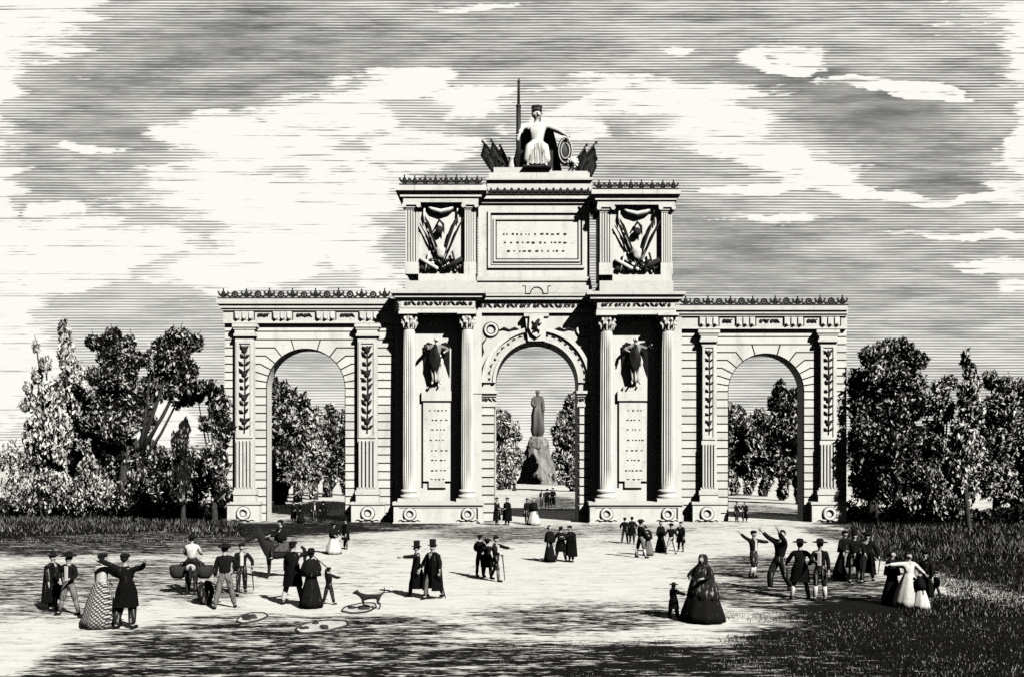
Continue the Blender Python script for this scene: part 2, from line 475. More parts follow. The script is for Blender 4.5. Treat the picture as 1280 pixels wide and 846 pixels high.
def quadruped(name, cat, pos, rot, label, L=1.0, col='fur', mane=True, long_tail=True, ears=.09):
    """horse-like animal, withers 1.35*L, facing -Y"""
    t = empty(name, pos, label, cat, None, R(rot)); t.scale = (L, L, L)
    V, E, Rr = [], [], []
    def add(p, r, prev=None):
        V.append(Vector(p)); Rr.append(r)
        if prev is not None: E.append((prev, len(V)-1))
        return len(V)-1
    mid = add((0,.15,1.02), (.27,.30)); ch = add((0,-.32,1.04), (.235,.31), mid); rump = add((0,.6,1.08), (.26,.28), mid)
    nk = add((0,-.54,1.36), (.14,.24), ch); n2 = add((0,-.66,1.60), (.11,.17), nk); po = add((0,-.76,1.77), (.10,.12), n2)
    ck = add((0,-.91,1.66), (.105,.145), po); mz = add((0,-1.12,1.46), (.075,.09), ck); add((0,-1.20,1.37), (.07,.07), mz)
    for sd in (-1, 1):
        add((sd*.085,-.76,1.78+.10+ears), .036, po)
        i = add((sd*.14,-.38,.80), .115, ch); i = add((sd*.14,-.36,.46), .068, i); i = add((sd*.14,-.38,.12), .05, i); add((sd*.14,-.44,.035), .055, i)
        i = add((sd*.15,.62,.82), .13, rump); i = add((sd*.15,.55,.66), .085, i); i = add((sd*.15,.72,.44), .052, i); i = add((sd*.15,.68,.12), .04, i); add((sd*.15,.63,.035), .055, i)
    link('body', skin_mesh('body', V, E, Rr), col, t)
    bm = bmesh.new()
    tube(bm, [(0,.80,1.18),(0,.92,1.08),(0,.95,.8),(0,.92,.45)], [.045,.07,.075,.02], 8); obj('tail', bm, 'hair', t, True)
    if mane:
        bm = bmesh.new(); tube(bm, [(0,-.36,1.44),(0,-.47,1.62),(0,-.60,1.78),(0,-.74,1.88),(0,-.88,1.82)], [.03,.07,.07,.05,.02], 8); obj('mane', bm, 'hair', t, True)
    for sd in (-1, 1):
        bm = bmesh.new(); ball(bm, (sd*.09,-.92,1.70), .024); obj('eye', bm, 'hair', t, True)
    return t

def dog(pos, rot, label, L=1.0):
    t = empty('dog', pos, label, 'dog', None, R(rot)); t.scale = (L, L, L)
    V, E, Rr = [], [], []
    def add(p, r, prev=None):
        V.append(Vector(p)); Rr.append(r)
        if prev is not None: E.append((prev, len(V)-1))
        return len(V)-1
    mid = add((0,.02,.42), (.085,.09)); ch = add((0,-.22,.42), (.095,.12), mid); rump = add((0,.26,.44), (.085,.095), mid)
    nk = add((0,-.38,.52), (.06,.07), ch); hd = add((0,-.46,.58), (.062,.065), nk); add((0,-.60,.54), (.03,.028), hd)
    tb = add((0,.38,.50), .028, rump); tb = add((0,.47,.60), .024, tb); add((0,.46,.74), .012, tb)
    for sd in (-1, 1):
        add((sd*.07,-.43,.645), .018, hd)
        i = add((sd*.07,-.25,.28), .045, ch); i = add((sd*.07,-.22,.16), .028, i); i = add((sd*.07,-.24,.05), .022, i); add((sd*.07,-.28,.02), .026, i)
        i = add((sd*.075,.27,.32), .06, rump); i = add((sd*.075,.22,.24), .04, i); i = add((sd*.075,.33,.16), .025, i); i = add((sd*.075,.31,.05), .022, i); add((sd*.075,.27,.02), .026, i)
    link('body', skin_mesh('body', V, E, Rr), 'fur', t)
    return t

# ================================================================== PEOPLE
GL = 'people strolling in front of the arch'
def G(px, py, z=0.0): return Vector((WX(px, GY(py)), GY(py), z))

person(66, 762, 76, 75, 'person in long dark cloak and peaked hat, leftmost figure of all', GL, hat='peak', coat='cloak', top='dark_cloth', arms=(DOWN, BENT))
person(86, 768, 79, -15, 'person in wide hat, short dark jacket and white shirt beside the leftmost cloaked figure', GL, hat='brim', shirt=True, arms=(HIP, BENT), legs=APART, breeches=True, legcol='grey_cloth')
person(126, 783, 93, 150, 'person in checked bell skirt with white blouse and dark headscarf', GL, top='white_cloth', skirt=1.0, skirtcol='checked_cloth', hair='bun', hat='cap', arms=((40,35,80,10),(20,15,60,-10)), lean=4)
person(158, 785, 95, 165, 'person in baggy dark clothes flinging both arms up, beside the checked skirt', GL, arms=((30,100,50,140),(40,125,60,150)), legs=((6,5,-8,4),(-8,6,-16,5)), top='black_cloth', legfat=1.25, coat='tail', lean=-4, hat='cap')
person(281, 760, 82, 195, 'person in round black hat seen from behind with one pale trouser leg, legs apart', GL, hat='round', legs=APART, legcol='grey_cloth', arms=(HIP, DOWN), shirt=False, fat=1.05)
_, h = person(302, 743, 65, 20, 'person in open jacket and white shirt leaning on a stick, behind the round-hatted figure', GL, hat='cap', shirt=True, arms=(DOWN, (10,35,40,-5)), legs=WALK)
stick(h[1], G(317, 737), 'thin walking stick slanting right from the shirted person near the donkey')
person(366, 755, 80, 165, 'person in dark jacket and white-striped trousers holding the horse, seen from behind', GL, hat='cap', arms=(POINT, DOWN), legs=APART, legcol='white_cloth', coat='tail')
person(389, 759, 75, 200, 'person in long dark skirt and wide round hat between horse and stick-waving child', GL, hat='brim', skirt=.75, skirtcol='black_cloth', shawl='shawl', arms=(BENT, BENT), hair='bun')
_, h = person(411, 755, 47, 150, 'small child in dark clothes swinging a stick up over the shoulder', GL, arms=((60,20,90,0),(100,40,150,20)), legs=APART, legfat=1.1, hat='cap')
stick(h[1] + Vector((.0,0,.0)), h[1] + Vector((-.42,0,.36)), 'short stick raised by the small child beside the dog', 'toy_stick', 'stick', .016, .12)
person(417, 692, 40, 60, 'person in full white skirt and dark bodice, in front of the left arch pedestal', GL, skirt=1.0, skirtcol='white_cloth', hair='bun', hat='round', arms=(BENT, LINK), shawl='shawl')
person(432, 686, 41, -60, 'person in black tailcoat beside the white skirt by the left arch pedestal', GL, hat='top', coat='tail', arms=(LINK, DOWN))
person(521, 746, 71, -70, 'person in top hat and long black coat stretching one arm out to the left', GL, hat='top', coat='long', arms=(DOWN, (86,0,90,0)), legs=WALK)
_, h = person(541, 748, 75, -35, 'person in long dark cape with cane, right of the pointing top-hatted figure', GL, hat='top', coat='cloak', arms=((15,25,35,5),(8,30,30,15)), legs=WALK, legcol='grey_cloth', shirt=True)
stick(h[1], G(557, 747), 'cane held by the caped person right of the pointing figure')
person(600, 721, 54, 150, 'person in dark jacket, left of the three standing left of the sunlit middle ground', GL, hat='cap', arms=(BENT, LINK), legs=STAND, breeches=True)
person(609, 723, 51, 175, 'person with back turned, middle of the trio with the outstretched cane', GL, hat='round', coat='tail', arms=(LINK, LINK), legs=WALK)
_, h = person(620, 726, 57, 60, 'person in cap reaching one arm out on a cane, right end of its trio', GL, hat='cap', shirt=True, arms=((30,20,70,0), (75,0,85,0)), legs=WALK, breeches=True)
stick(h[0], G(631, 725), 'upright cane under the outstretched hand right of the trio', over=.03)
person(621, 656, 35, 60, 'person in dark coat at the left foot of the central arch', GL, coat='long', hat='cap', arms=(BENT, DOWN))
person(634, 656, 35, -60, 'person in dark cape facing the dark-coated one at the central arch foot', GL, coat='cloak', hat='cap', arms=(DOWN, BENT), shirt=True)
person(659, 654, 32, 30, 'person in dark suit standing inside the central arch beside a white skirt', GL, hat='cap', coat='tail')
person(667, 656, 34, -20, 'person in pale full skirt and dark shawl inside the central arch', GL, skirt=.95, skirtcol='white_cloth', shawl='shawl', hair='bun')
for q, (x, y, hh, lb) in enumerate(((677, 635, 24, 'person in pale-fronted jacket, left of the trio beyond the central arch'), (684, 635, 25, 'person in black, middle of the trio beyond the central arch'), (691, 634, 25, 'person in long coat, right of the trio beyond the central arch'))):
    person(x, y, hh, (40, 170, -30)[q], lb, GL, hat='cap', coat=(None, 'tail', 'long')[q], shirt=(q == 0), arms=(LINK, LINK))
person(637, 612, 13, 40, 'tiny far person left of the distant monument, left of two', GL, coat='long', detail=False)
person(643, 613, 12, -50, 'tiny far person left of the distant monument, right of two', GL, skirt=.9, detail=False)
person(687, 702, 46, 60, 'person in long black dress, left of the trio below the central arch', GL, skirt=.62, skirtcol='black_cloth', shawl='shawl', hair='bun')
person(701, 702, 45, 170, 'person in black tailcoat with linked arms, middle of the trio below the central arch', GL, coat='tail', arms=(LINK, LINK), legs=APART, hat='cap')
person(714, 702, 46, -70, 'person in dark cape stooping towards the others, right of the trio below the central arch', GL, coat='cloak', arms=(BENT, (60,10,90,0)), lean=7, hat='cap', legcol='grey_cloth')
person(781, 679, 33, 160, 'person in black jacket, left of the pair before the right pier', GL, hat='cap', arms=(DOWN, LINK), legs=WALK)
person(790, 679, 34, 185, 'person in dark trousers, right of the pair before the right pier', GL, hat='cap', arms=(LINK, DOWN), legs=STAND, coat='tail')
person(801, 697, 49, 120, 'tall person in dark blouse and pale breeches before the right pier', GL, hat='round', arms=(BENT, (50,10,80,0)), legs=APART, breeches='white', legcol='grey_cloth')
person(810, 694, 38, -110, 'short bending person in dark shawl before the right pier', GL, lean=16, skirt=.7, skirtcol='grey_cloth', shawl='shawl', hair='bun', arms=((60,10,80,0),(60,10,80,0)))
person(826, 690, 39, 30, 'person in dark long dress, left of three by the right end of the pier', GL, skirt=.7, skirtcol='black_cloth', hair='bun', shawl='shawl')
person(839, 692, 39, -20, 'person with pale trousers between the dress and tailcoat near the pier end', GL, hat='round', arms=(LINK, LINK), legs=APART, legcol='white_cloth')
person(851, 689, 38, -40, 'person in dark tailcoat, right of three by the right end of the pier', GL, hat='cap', coat='tail', arms=(LINK, DOWN))
person(878, 776, 83, -40, 'large foreground person in black mantilla and very wide black skirt', GL, skirt=1.25, skirtcol='black_cloth', shawl='mantilla', coatcol='dark_cloth', arms=((40,25,85,-35),(40,25,85,-20)))
person(842, 773, 46, 120, 'small child in wide-brimmed hat tugging at the black mantilla skirt', GL, hat='brim', arms=((50,60,80,70),(70,30,100,20)), legs=APART, skirt=None, coat='tail', hair='long', fat=1.35, legfat=1.35)
person(942, 722, 60, 40, 'dancing person in white shirt and dark breeches, arm thrown high on the left', GL, arms=((20,115,40,150),(60,60,80,75)), legs=((14,6,-20,6),(-4,3,-10,3)), shirt=True, breeches='white', hat='cap', legfat=1.2)
person(974, 738, 76, -60, 'dancing person leaning back, arms lifted towards the other dancer', GL, arms=((120,15,130,5),(125,15,140,5)), legs=((30,5,-5,5),(-15,5,-30,5)), lean=-9, top='black_cloth', legfat=1.25)
person(1000, 748, 76, 170, 'person in brimmed hat and breeches standing legs astride beside the dancers', GL, hat='brim', coat='tail', arms=(HIP, LINK), legs=APART, legcol='grey_cloth', breeches='white')
person(1025, 750, 78, -30, 'person in wide black hat and open jacket next to the astride watcher', GL, hat='brim', shirt=True, arms=(FOLD, DOWN), legs=STAND, breeches='white')
person(1056, 722, 60, 20, 'person in black dress with long white apron, left of the trio behind', GL, skirt=.95, skirtcol='black_cloth', apron=True, hair='bun', shawl='shawl', arms=(BENT, LINK), hat='cap')
person(1068, 728, 68, -20, 'person in black suit and top hat, middle of the trio near the right pedestal', GL, hat='top', coat='tail', arms=(LINK, LINK))
_, h = person(1084, 728, 65, -30, 'person in long black coat with cane, right of the top-hatted figure', GL, hat='round', coat='long', arms=(LINK, (8,32,20,15)), legs=WALK)
stick(h[1], G(1098, 716), 'cane slanting right from the long-coated person of the rear trio')
person(1115, 755, 67, 60, 'person in long dark dress at the left of the shaded right-hand group', GL, skirt=.75, skirtcol='black_cloth', shawl='shawl', hair='bun', arms=(BENT, (50,20,85,0)))
person(1136, 758, 68, 10, 'person in bright white dress at the centre of the shaded right-hand group', GL, skirt=1.05, skirtcol='white_cloth', top='white_cloth', hair='bun', arms=(SIDE, (30,30,70,0)))
person(1156, 754, 69, -40, 'person in dark hat and coat behind the white dress, right-hand group', GL, hat='round', coat='long', arms=((60,25,80,0), DOWN))
person(1150, 760, 45, -60, 'girl-sized person in pale skirt and dark shawl right of the white dress', GL, skirt=1.0, skirtcol='white_cloth', shawl='shawl', hair='long')
person(1170, 750, 36, -60, 'small child in black at the right end of the right-hand group', GL, hat='cap', legs=APART, top='black_cloth')
for q, (x, y, hh, lb) in enumerate(((367, 652, 26, 'person in dark coat, leftmost of four under the left arch'), (376, 653, 27, 'person in dark dress, second from left of four under the left arch'),
                                    (393, 653, 28, 'person in black with pale shirt, third of four under the left arch'), (404, 652, 27, 'person in long cape, rightmost of four under the left arch'))):
    person(x, y, hh, (150, -40, 30, 200)[q], lb, GL, hat=('cap', None, 'cap', 'round')[q], coat=('long', None, 'tail', 'cloak')[q], skirt=(None, .75, None, None)[q], shirt=(q == 2), arms=(LINK, LINK), skirtcol='black_cloth')
person(921, 652, 26, 30, 'person in dark jacket, left of the pair under the right arch', GL, hat='cap', arms=(DOWN, LINK), coat='tail')
person(931, 652, 26, -30, 'person in dark coat, right of the pair under the right arch', GL, hat='cap', arms=(LINK, DOWN), coat='long')

# ---- animals and what they carry
dY = GY(741)
dk = quadruped('donkey', 'donkey', (WX(240, dY), dY, 0), 195, 'dark donkey with pale rump seen from behind carrying a rider and side baskets', .78, 'fur', ears=.2)
bm = bmesh.new(); ball(bm, (0,.74,1.12), .2, 1.0, .55, .8, 12, 8); obj('rump_patch', bm, 'pale_fur', dk, True)
person(0, 0, 1.62, 190, 'person in white shirt and pointed hat riding the donkey, seen from behind', 'riders', arms=((30,15,70,0),(30,15,70,0)), legs=RIDE,
       hat='peak', top='white_cloth', legcol='dark_cloth', loc=(WX(240, dY), dY, .78*1.24), seat=True, hang=-.80)
for sd, lb in ((-1, 'dark wicker basket slung on the left flank of the donkey'), (1, 'dark wicker basket slung on the right flank of the donkey')):
    t = empty('pannier', (WX(240, dY) + sd*.42, dY-.05, .5), lb, 'basket', 'baskets on the donkey')
    bm = bmesh.new(); lathe(bm, [(.16,0),(.24,.1),(.27,.36),(.25,.38),(.23,.34),(.14,.06),(0,.05)], 16, sy=1.2)
    obj('basket', bm, 'wicker', t, True)
    bm = bmesh.new(); tube(bm, [(-sd*.0,0,.34),(-sd*.12,0,.5),(-sd*.34,0,.52)], .025, 6); obj('strap', bm, 'wood', t)
hY = GY(722)
hrot = -78
hp = Vector((WX(349, hY), hY, 0))
quadruped('horse', 'horse', hp, hrot, 'dark saddled horse standing with its head to the left', .95, 'fur')
bm = bmesh.new()
rows = []
for y_ in (-.28, 0, .28): rows.append([bm.verts.new((.30*math.sin(q), y_+.08, 1.06+.30*math.cos(q))) for q in [R(-95+19*j) for j in range(11)]])
for a, b in zip(rows, rows[1:]):
    for j in range(10): bm.faces.new((a[j], a[j+1], b[j+1], b[j]))
bmesh.ops.solidify(bm, geom=bm.faces[:], thickness=.02)
sd_ = tag(obj('saddle_cloth', bm, 'grey_cloth'), 'grey cloth laid under the rider on the dark horse', 'saddle cloth'); sd_.location = hp; sd_.rotation_euler = (0,0,R(hrot)); sd_.scale = (.95,)*3
person(0, 0, 1.6, hrot, 'person in dark hooded cloak sitting on the horse', 'riders', arms=((40,15,80,-10),(40,15,80,-10)), legs=RIDE, shawl='shawl', hat='cap',
       top='black_cloth', loc=(hp.x+.05, hp.y, .95*1.36), seat=True, hang=-.88)
dog((WX(463, GY(761)), GY(761), 0), -85, 'small black dog walking left beside a puddle, tail raised', .85)
t = empty('water_jar', G(257, 755), 'dark rounded water jar with pale mouth standing between donkey and round-hatted person', 'jar')
bm = bmesh.new(); lathe(bm, [(.0,0),(.14,0),(.17,.06),(.245,.32),(.23,.52),(.15,.62),(.17,.68),(.14,.68),(.10,.60),(.0,.5)], 20); obj('pot', bm, 'dark_cloth', t, True)
for sd in (-1, 1):
    bm = bmesh.new(); tube(bm, [(sd*.16,0,.62),(sd*.27,0,.60),(sd*.29,0,.48),(sd*.23,0,.42)], .022, 6); obj('handle', bm, 'dark_cloth', t, True)
bm = bmesh.new(); lathe(bm, [(0,.645),(.12,.645),(.125,.685),(.05,.71),(0,.715)], 16); obj('lid', bm, 'white_cloth', t, True)

# ---- puddles
for (cx, cy, w, hh, ang, lb) in ((315, 772, 36, 14, -.05, 'small oval puddle with pebbles, leftmost of three on the sand'),
                                 (402, 783, 60, 18, .28, 'long tilted oval puddle, largest and nearest of the three'),
                                 (450, 760, 42, 14, .1, 'oval puddle at the feet of the dog')):
    Y = GY(cy); rx = w*.46/F*Y; ry = hh*.46*Y*Y/(CAMH*F)
    t = empty('puddle', (WX(cx, Y), Y, 0), lb, 'puddle', 'puddles on the sand', -ang*.9)
    bm = bmesh.new(); vs = []
    for k in range(28):
        q = 2*math.pi*k/28; vs.append(bm.verts.new((rx*math.cos(q), ry*math.sin(q), .012)))
    bm.faces.new(vs); obj('wet_bed', bm, 'wet_sand', t)
    bm = bmesh.new(); rings = []
    for k in range(36):
        q = 2*math.pi*k/36; wv = 1 + .05*math.sin(3*q+cx) + .03*math.sin(7*q)
        rings.append([bm.verts.new((rx*wv*f_*math.cos(q), ry*wv*f_*math.sin(q), z_)) for f_, z_ in ((.955,.013),(.985,.045),(1.02,.04),(1.05,.004))])
    for k in range(36):
        a, b = rings[k], rings[(k+1)%36]
        for j in range(3): bm.faces.new((a[j], a[j+1], b[j+1], b[j]))
    obj('mud_rim', bm, 'pebble', t, True)
    for k in range(7):
        bm = bmesh.new(); ball(bm, (rx*rnd.uniform(-.65,.65), ry*rnd.uniform(-.5,.5), .03), rnd.uniform(.06,.1), 1.3, 1, .6, 8, 6); obj('pebble', bm, 'pebble', t, True)

# ================================================================== THE TRIUMPHAL ARCH
arch = empty('triumphal_arch', (0, 0, 0), 'pale stone triumphal arch with three openings, columned piers and tall central attic', 'triumphal arch')
YW, YWB = 62.8, 64.1            # side-wing wall front / back
YC, YCB = 62.8, 66.2            # central wall
YK = 62.5                       # core of the column piers
YCOL = 61.72                    # column axes
YPED = 61.0                     # pier pedestal front
S = 'weathered_stone'

def part(name, bm, mat=(S, 'joint', 'carving'), parent=arch, smooth=False): return obj(name, bm, mat, parent, smooth)

def carving_strip(bm, x, z0, z1, Y, w, n, rng):
    """carved stem with leaf sprigs and rosettes, in relief"""
    tube(bm, [(x, Y, z0), (x + w*.06, Y-.01, (z0+z1)/2), (x, Y, z1)], w*.05, 5)
    for k in range(n):
        z = z0 + (z1-z0)*(k+.5)/n
        if k % 3 == 1: ball(bm, (x, Y-.01, z), w*.2, 1, .5, 1.1, 8, 5)
        for sd in (-1, 1):
            a = rng.uniform(.5, 1.0); L = w*rng.uniform(.32, .48)
            p = Vector((x + sd*w*.05, Y-.01, z)); q = p + Vector((sd*L*math.cos(a), -.02, L*math.sin(a)))
            tube(bm, [p, (p+q)/2 + Vector((0, -.02, .02)), q], [w*.03, w*.10, w*.03], 5)
def scatter_carving(bm, x0, x1, z0, z1, Y, n, rng):
    for k in range(n):
        x = x0 + (x1-x0)*(k+rng.uniform(.3, .7))/n; z = (z0+z1)/2; h = (z1-z0)
        kind = k % 3
        if kind == 0: ball(bm, (x, Y, z), h*.28, 1, .5, 1, 8, 5)
        else:
            sg = rng.choice((-1, 1))
            tube(bm, [(x-h*.35*sg, Y, z-h*.28), (x, Y-.03, z+h*.1), (x+h*.32*sg, Y, z+h*.28)], [h*.04, h*.13, h*.05], 5)
            tube(bm, [(x-h*.2, Y, z+h*.25), (x+h*.1, Y-.02, z-h*.2)], [h*.08, h*.05], 5)

def cornice(bm, px0, px1, rows, Yback, mi=0):
    """rows: (py_top, py_bottom, depth Y of the face, sideways overhang in px)"""
    for a, b, Yf, ov in rows: pbox(bm, px0-ov, a, px1+ov, b, Yf, Yback, mi)

def rusticated(bm, xl, xr, ztop, courses, cx, rad, zc, Y, dep, gap, xjl=None, dvous=.62):
    """courses of blocks either side of an arched opening (centre cx, radius rad, spring zc)"""
    hz = (ztop) / courses
    below = max(1, round(zc / hz)); hb = zc / below
    def blk(p): prism(bm, offset_poly(p, gap/2), Y, Y+dep)
    for k in range(below):
        z0, z1 = k*hb, (k+1)*hb
        if xl < cx-rad-.05: blk([(xl, z0), (cx-rad, z0), (cx-rad, z1), (xl, z1)])
        if xr > cx+rad+.05: blk([(cx+rad, z0), (xr, z0), (xr, z1), (cx+rad, z1)])
    na = max(1, round((rad + dvous) / hz)); ha = (rad + dvous) / na
    def ang(k): return math.asin(min(1, k*ha/(rad+dvous)))
    ztopv = zc + rad + dvous
    angs = [ang(k)*.93 for k in range(na)]           # last one leaves a keystone
    for k in range(na):
        a0 = angs[k]; a1 = angs[k+1] if k+1 < na else None
        z0 = zc + k*ha; z1 = zc + (k+1)*ha
        if a1 is None:
            # keystone block with crossettes: full width
            arc = [(cx + rad*math.cos(t), zc + rad*math.sin(t)) for t in [a0 + (math.pi-2*a0)*j/14 for j in range(15)]]
            xk = (z0 - zc)/math.tan(a0)
            xk = min(xk, (rad+dvous*1.2)*math.cos(a0)+.2)
            # right crossette, keystone, left crossette
            t0, t1 = a0 + (math.pi/2-a0)*.55, None
            xr1 = (z1-zc)/math.tan(t0)
            pr = [(cx + rad*math.cos(a0 + (t0-a0)*j/5), zc + rad*math.sin(a0 + (t0-a0)*j/5)) for j in range(6)]
            blk([(cx+xk, z0), (xr, z0), (xr, z1), (cx+xr1, z1)] + pr[::-1])
            blk([(2*cx-x, z) for x, z in ([(cx+xk, z0), (2*cx-xl, z0), (2*cx-xl, z1), (cx+xr1, z1)] + pr[::-1])][::-1])
            pk = [(cx + rad*math.cos(t0 + (math.pi-2*t0)*j/8), zc + rad*math.sin(t0 + (math.pi-2*t0)*j/8)) for j in range(9)]
            blk([(cx+xr1, z1), (cx-xr1, z1)] + pk[::-1])
        else:
            xk0 = (z0-zc)/math.tan(a0) if k else rad
            xk1 = (z1-zc)/math.tan(a1)
            pr = [(rad*math.cos(a0 + (a1-a0)*j/5), zc + rad*math.sin(a0 + (a1-a0)*j/5)) for j in range(6)]
            poly = ([(xk0, z0)] if k and xk0 - pr[0][0] > .03 else [])
            ro = [(xk1, z1)] if xk1 - pr[-1][0] > .03 else []
            P_ = [(cx+pr[0][0], pr[0][1])] + [(cx+x, z) for x, z in poly] + [(xr, z0), (xr, z1)] + [(cx+x, z) for x, z in ro] + [(cx+x, z) for x, z in pr[::-1]][:-1]
            if xr > cx + max(xk0, xk1) + .1: blk(P_)
            P2 = [(cx-pr[0][0], pr[0][1])] + [(cx-x, z) for x, z in poly] + [(xl, z0), (xl, z1)] + [(cx-x, z) for x, z in ro] + [(cx-x, z) for x, z in pr[::-1]][:-1]
            if xl < cx - max(xk0, xk1) - .1: blk(P2[::-1])
    z = ztopv
    nt_ = max(1, round((ztop-ztopv)/hz)) if ztop - ztopv > .15 else 0
    for k in range(nt_):
        h = (ztop-ztopv)/nt_
        blk([(xl, z), (xr, z), (xr, z+h), (xl, z+h)]); z += h

def wall_with_arch(bm, xl, xr, ztop, cx, rad, zc, Yf, Yb, front_mi=1):
    pts = [(xl, -.1), (cx-rad, -.1)] + [(cx + rad*math.cos(t), zc + rad*math.sin(t)) for t in [math.pi - math.pi*j/28 for j in range(29)]] + [(cx+rad, -.1), (xr, -.1), (xr, ztop), (xl, ztop)]
    prism(bm, pts, Yf, Yb, front_mi, True, 0)

def finial_mesh(kind):
    bm = bmesh.new()
    if kind == 'palmette':
        lathe(bm, [(.10,0),(.07,.06),(.05,.12),(.14,.22),(.10,.34),(.03,.44),(.05,.50),(.0,.58)], 10, sy=.7)
        for sd in (-1, 1): tube(bm, [(sd*.05,0,.08),(sd*.22,0,.20),(sd*.30,0,.34),(sd*.22,0,.40)], [.05,.07,.05,.02], 6)
    else:
        torus(bm, (0,0,.20), .15, .055, 14, 6); ball(bm, (0,-.02,.20), .08)
        for sd in (-1, 1): tube(bm, [(sd*.16,0,.12),(sd*.30,0,.06),(sd*.42,0,.16),(sd*.36,0,.25)], [.05,.06,.05,.02], 6)
    me = bpy.data.meshes.new('finial_' + kind); bm.to_mesh(me); bm.free(); me.materials.append(MATS['carving'])
    for p in me.polygons: p.use_smooth = True
    return me
FIN = {k: finial_mesh(k) for k in ('palmette', 'rosette')}
def cresting(px0, px1, py_base, Y, n, pyh, kinds=('palmette', 'rosette'), garl=False):
    bm = bmesh.new(); zb = WZ(py_base, Y)
    x0, x1 = WX(px0, Y), WX(px1, Y)
    box(bm, x0, Y-.1, zb, x1, Y+.1, zb+.07)
    if garl:
        for k in range(n-1):
            a = x0 + (x1-x0)*(k+.5)/n; b = x0 + (x1-x0)*(k+1.5)/n
            tube(bm, [(a,Y,zb+.42),((a*3+b)/4,Y,zb+.24),((a+b)/2,Y,zb+.19),((a+3*b)/4,Y,zb+.24),(b,Y,zb+.42)], .055, 6)
    c = part('cresting', bm, ('carving',))
    for k in range(n):
        o = link('finial', FIN[kinds[k % len(kinds)]], None, c)
        o.location = (x0 + (x1-x0)*(k+.5)/n, Y, zb+.05); s_ = pyh/F*Y/.58
        o.scale = (s_, s_, s_*rnd.uniform(.92, 1.08))
    return c

def wreath(parent, px, py, Y, rpx):
    r = rpx/F*Y; x, z = WX(px, Y), WZ(py, Y)
    bm = bmesh.new(); torus(bm, (x, Y-.04, z), r*.78, r*.26, 22, 7)
    for sd in (-1, 1):
        tube(bm, [(x+sd*r*.2,Y-.03,z-r*.85),(x+sd*r*.9,Y-.05,z-r*1.0),(x+sd*r*1.35,Y-.04,z-r*.8),(x+sd*r*1.8,Y-.03,z-r*1.05)], [r*.12,r*.16,r*.13,r*.05], 6)
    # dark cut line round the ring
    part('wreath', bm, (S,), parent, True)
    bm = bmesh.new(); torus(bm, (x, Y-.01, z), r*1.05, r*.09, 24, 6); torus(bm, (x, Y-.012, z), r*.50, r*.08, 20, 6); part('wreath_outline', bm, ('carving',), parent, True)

def pilaster(px0, px1, dy, cap, panel, flute, base, ped, pedx, rng):
    Y = 62.42
    bm = bmesh.new()
    pbox(bm, px0, cap[1], px1, base[0], Y, YW+.1)
    # frame of the sunk panel: raised fillets
    for a, b, c_, d in ((px0+1.2, panel[0], px0+4.2, panel[1]), (px1-4.2, panel[0], px1-1.2, panel[1]), (px0+4.2, panel[0], px1-4.2, panel[0]+3), (px0+4.2, panel[1]-3, px1-4.2, panel[1])):
        pbox(bm, a, b, c_, d, Y-.07, Y+.02)
    p = part('pilaster', bm)
    bm = bmesh.new()
    w = px1-px0
    pbox(bm, px0+2.5, flute[0], px1-2.5, flute[1], Y-.004, Y+.03, 1)  # dark backing paints shade into the flutes
    n = 4
    for k in range(n+1):
        a = px0 + 1.4 + (w-2.8)*(k-.0)/(n+.55)
        pbox(bm, a, flute[0]-1, a + (w-2.8)/(n+.55)*.55, flute[1]+1, Y-.13, Y+.02)
    part('fluted_dado', bm, parent=p)
    bm = bmesh.new()
    carving_strip(bm, WX((px0+px1)/2, Y), WZ(panel[1]-6, Y), WZ(panel[0]+6, Y), Y-.02, (w-9)/F*Y*1.35, 11, rng)
    part('carved_panel', bm, ('carving',), p, True)
    bm = bmesh.new()
    h = cap[1]-cap[0]
    cornice(bm, px0, px1, ((cap[0], cap[0]+h*.26, Y-.20, 4.0), (cap[0]+h*.26, cap[0]+h*.45, Y-.13, 2.5), (cap[0]+h*.45, cap[0]+h*.80, Y-.08, .8), (cap[0]+h*.80, cap[1], Y-.16, 2.2)), YW+.1)
    part('capital', bm, parent=p)
    bm = bmesh.new()
    h = base[1]-base[0]
    cornice(bm, px0, px1, ((base[0], base[0]+h*.2, Y-.09, 1.2), (base[0]+h*.2, base[0]+h*.5, Y-.20, 3.2), (base[0]+h*.5, base[1], Y-.14, 2.2)), YW+.1)
    part('base', bm, parent=p)
    bm = bmesh.new()
    YP = 62.15
    pbox(bm, pedx[0], ped[0], pedx[1], ped[1]+4, YP, YW+.1)
    pbox(bm, pedx[0]-1, ped[0]-2, pedx[1]+1, ped[0]+1.2, YP-.08, YW+.1)
    q = part('pedestal', bm)
    wreath(q, (pedx[0]+pedx[1])/2, (ped[0]+ped[1])/2+1.5, YP, 8.2)

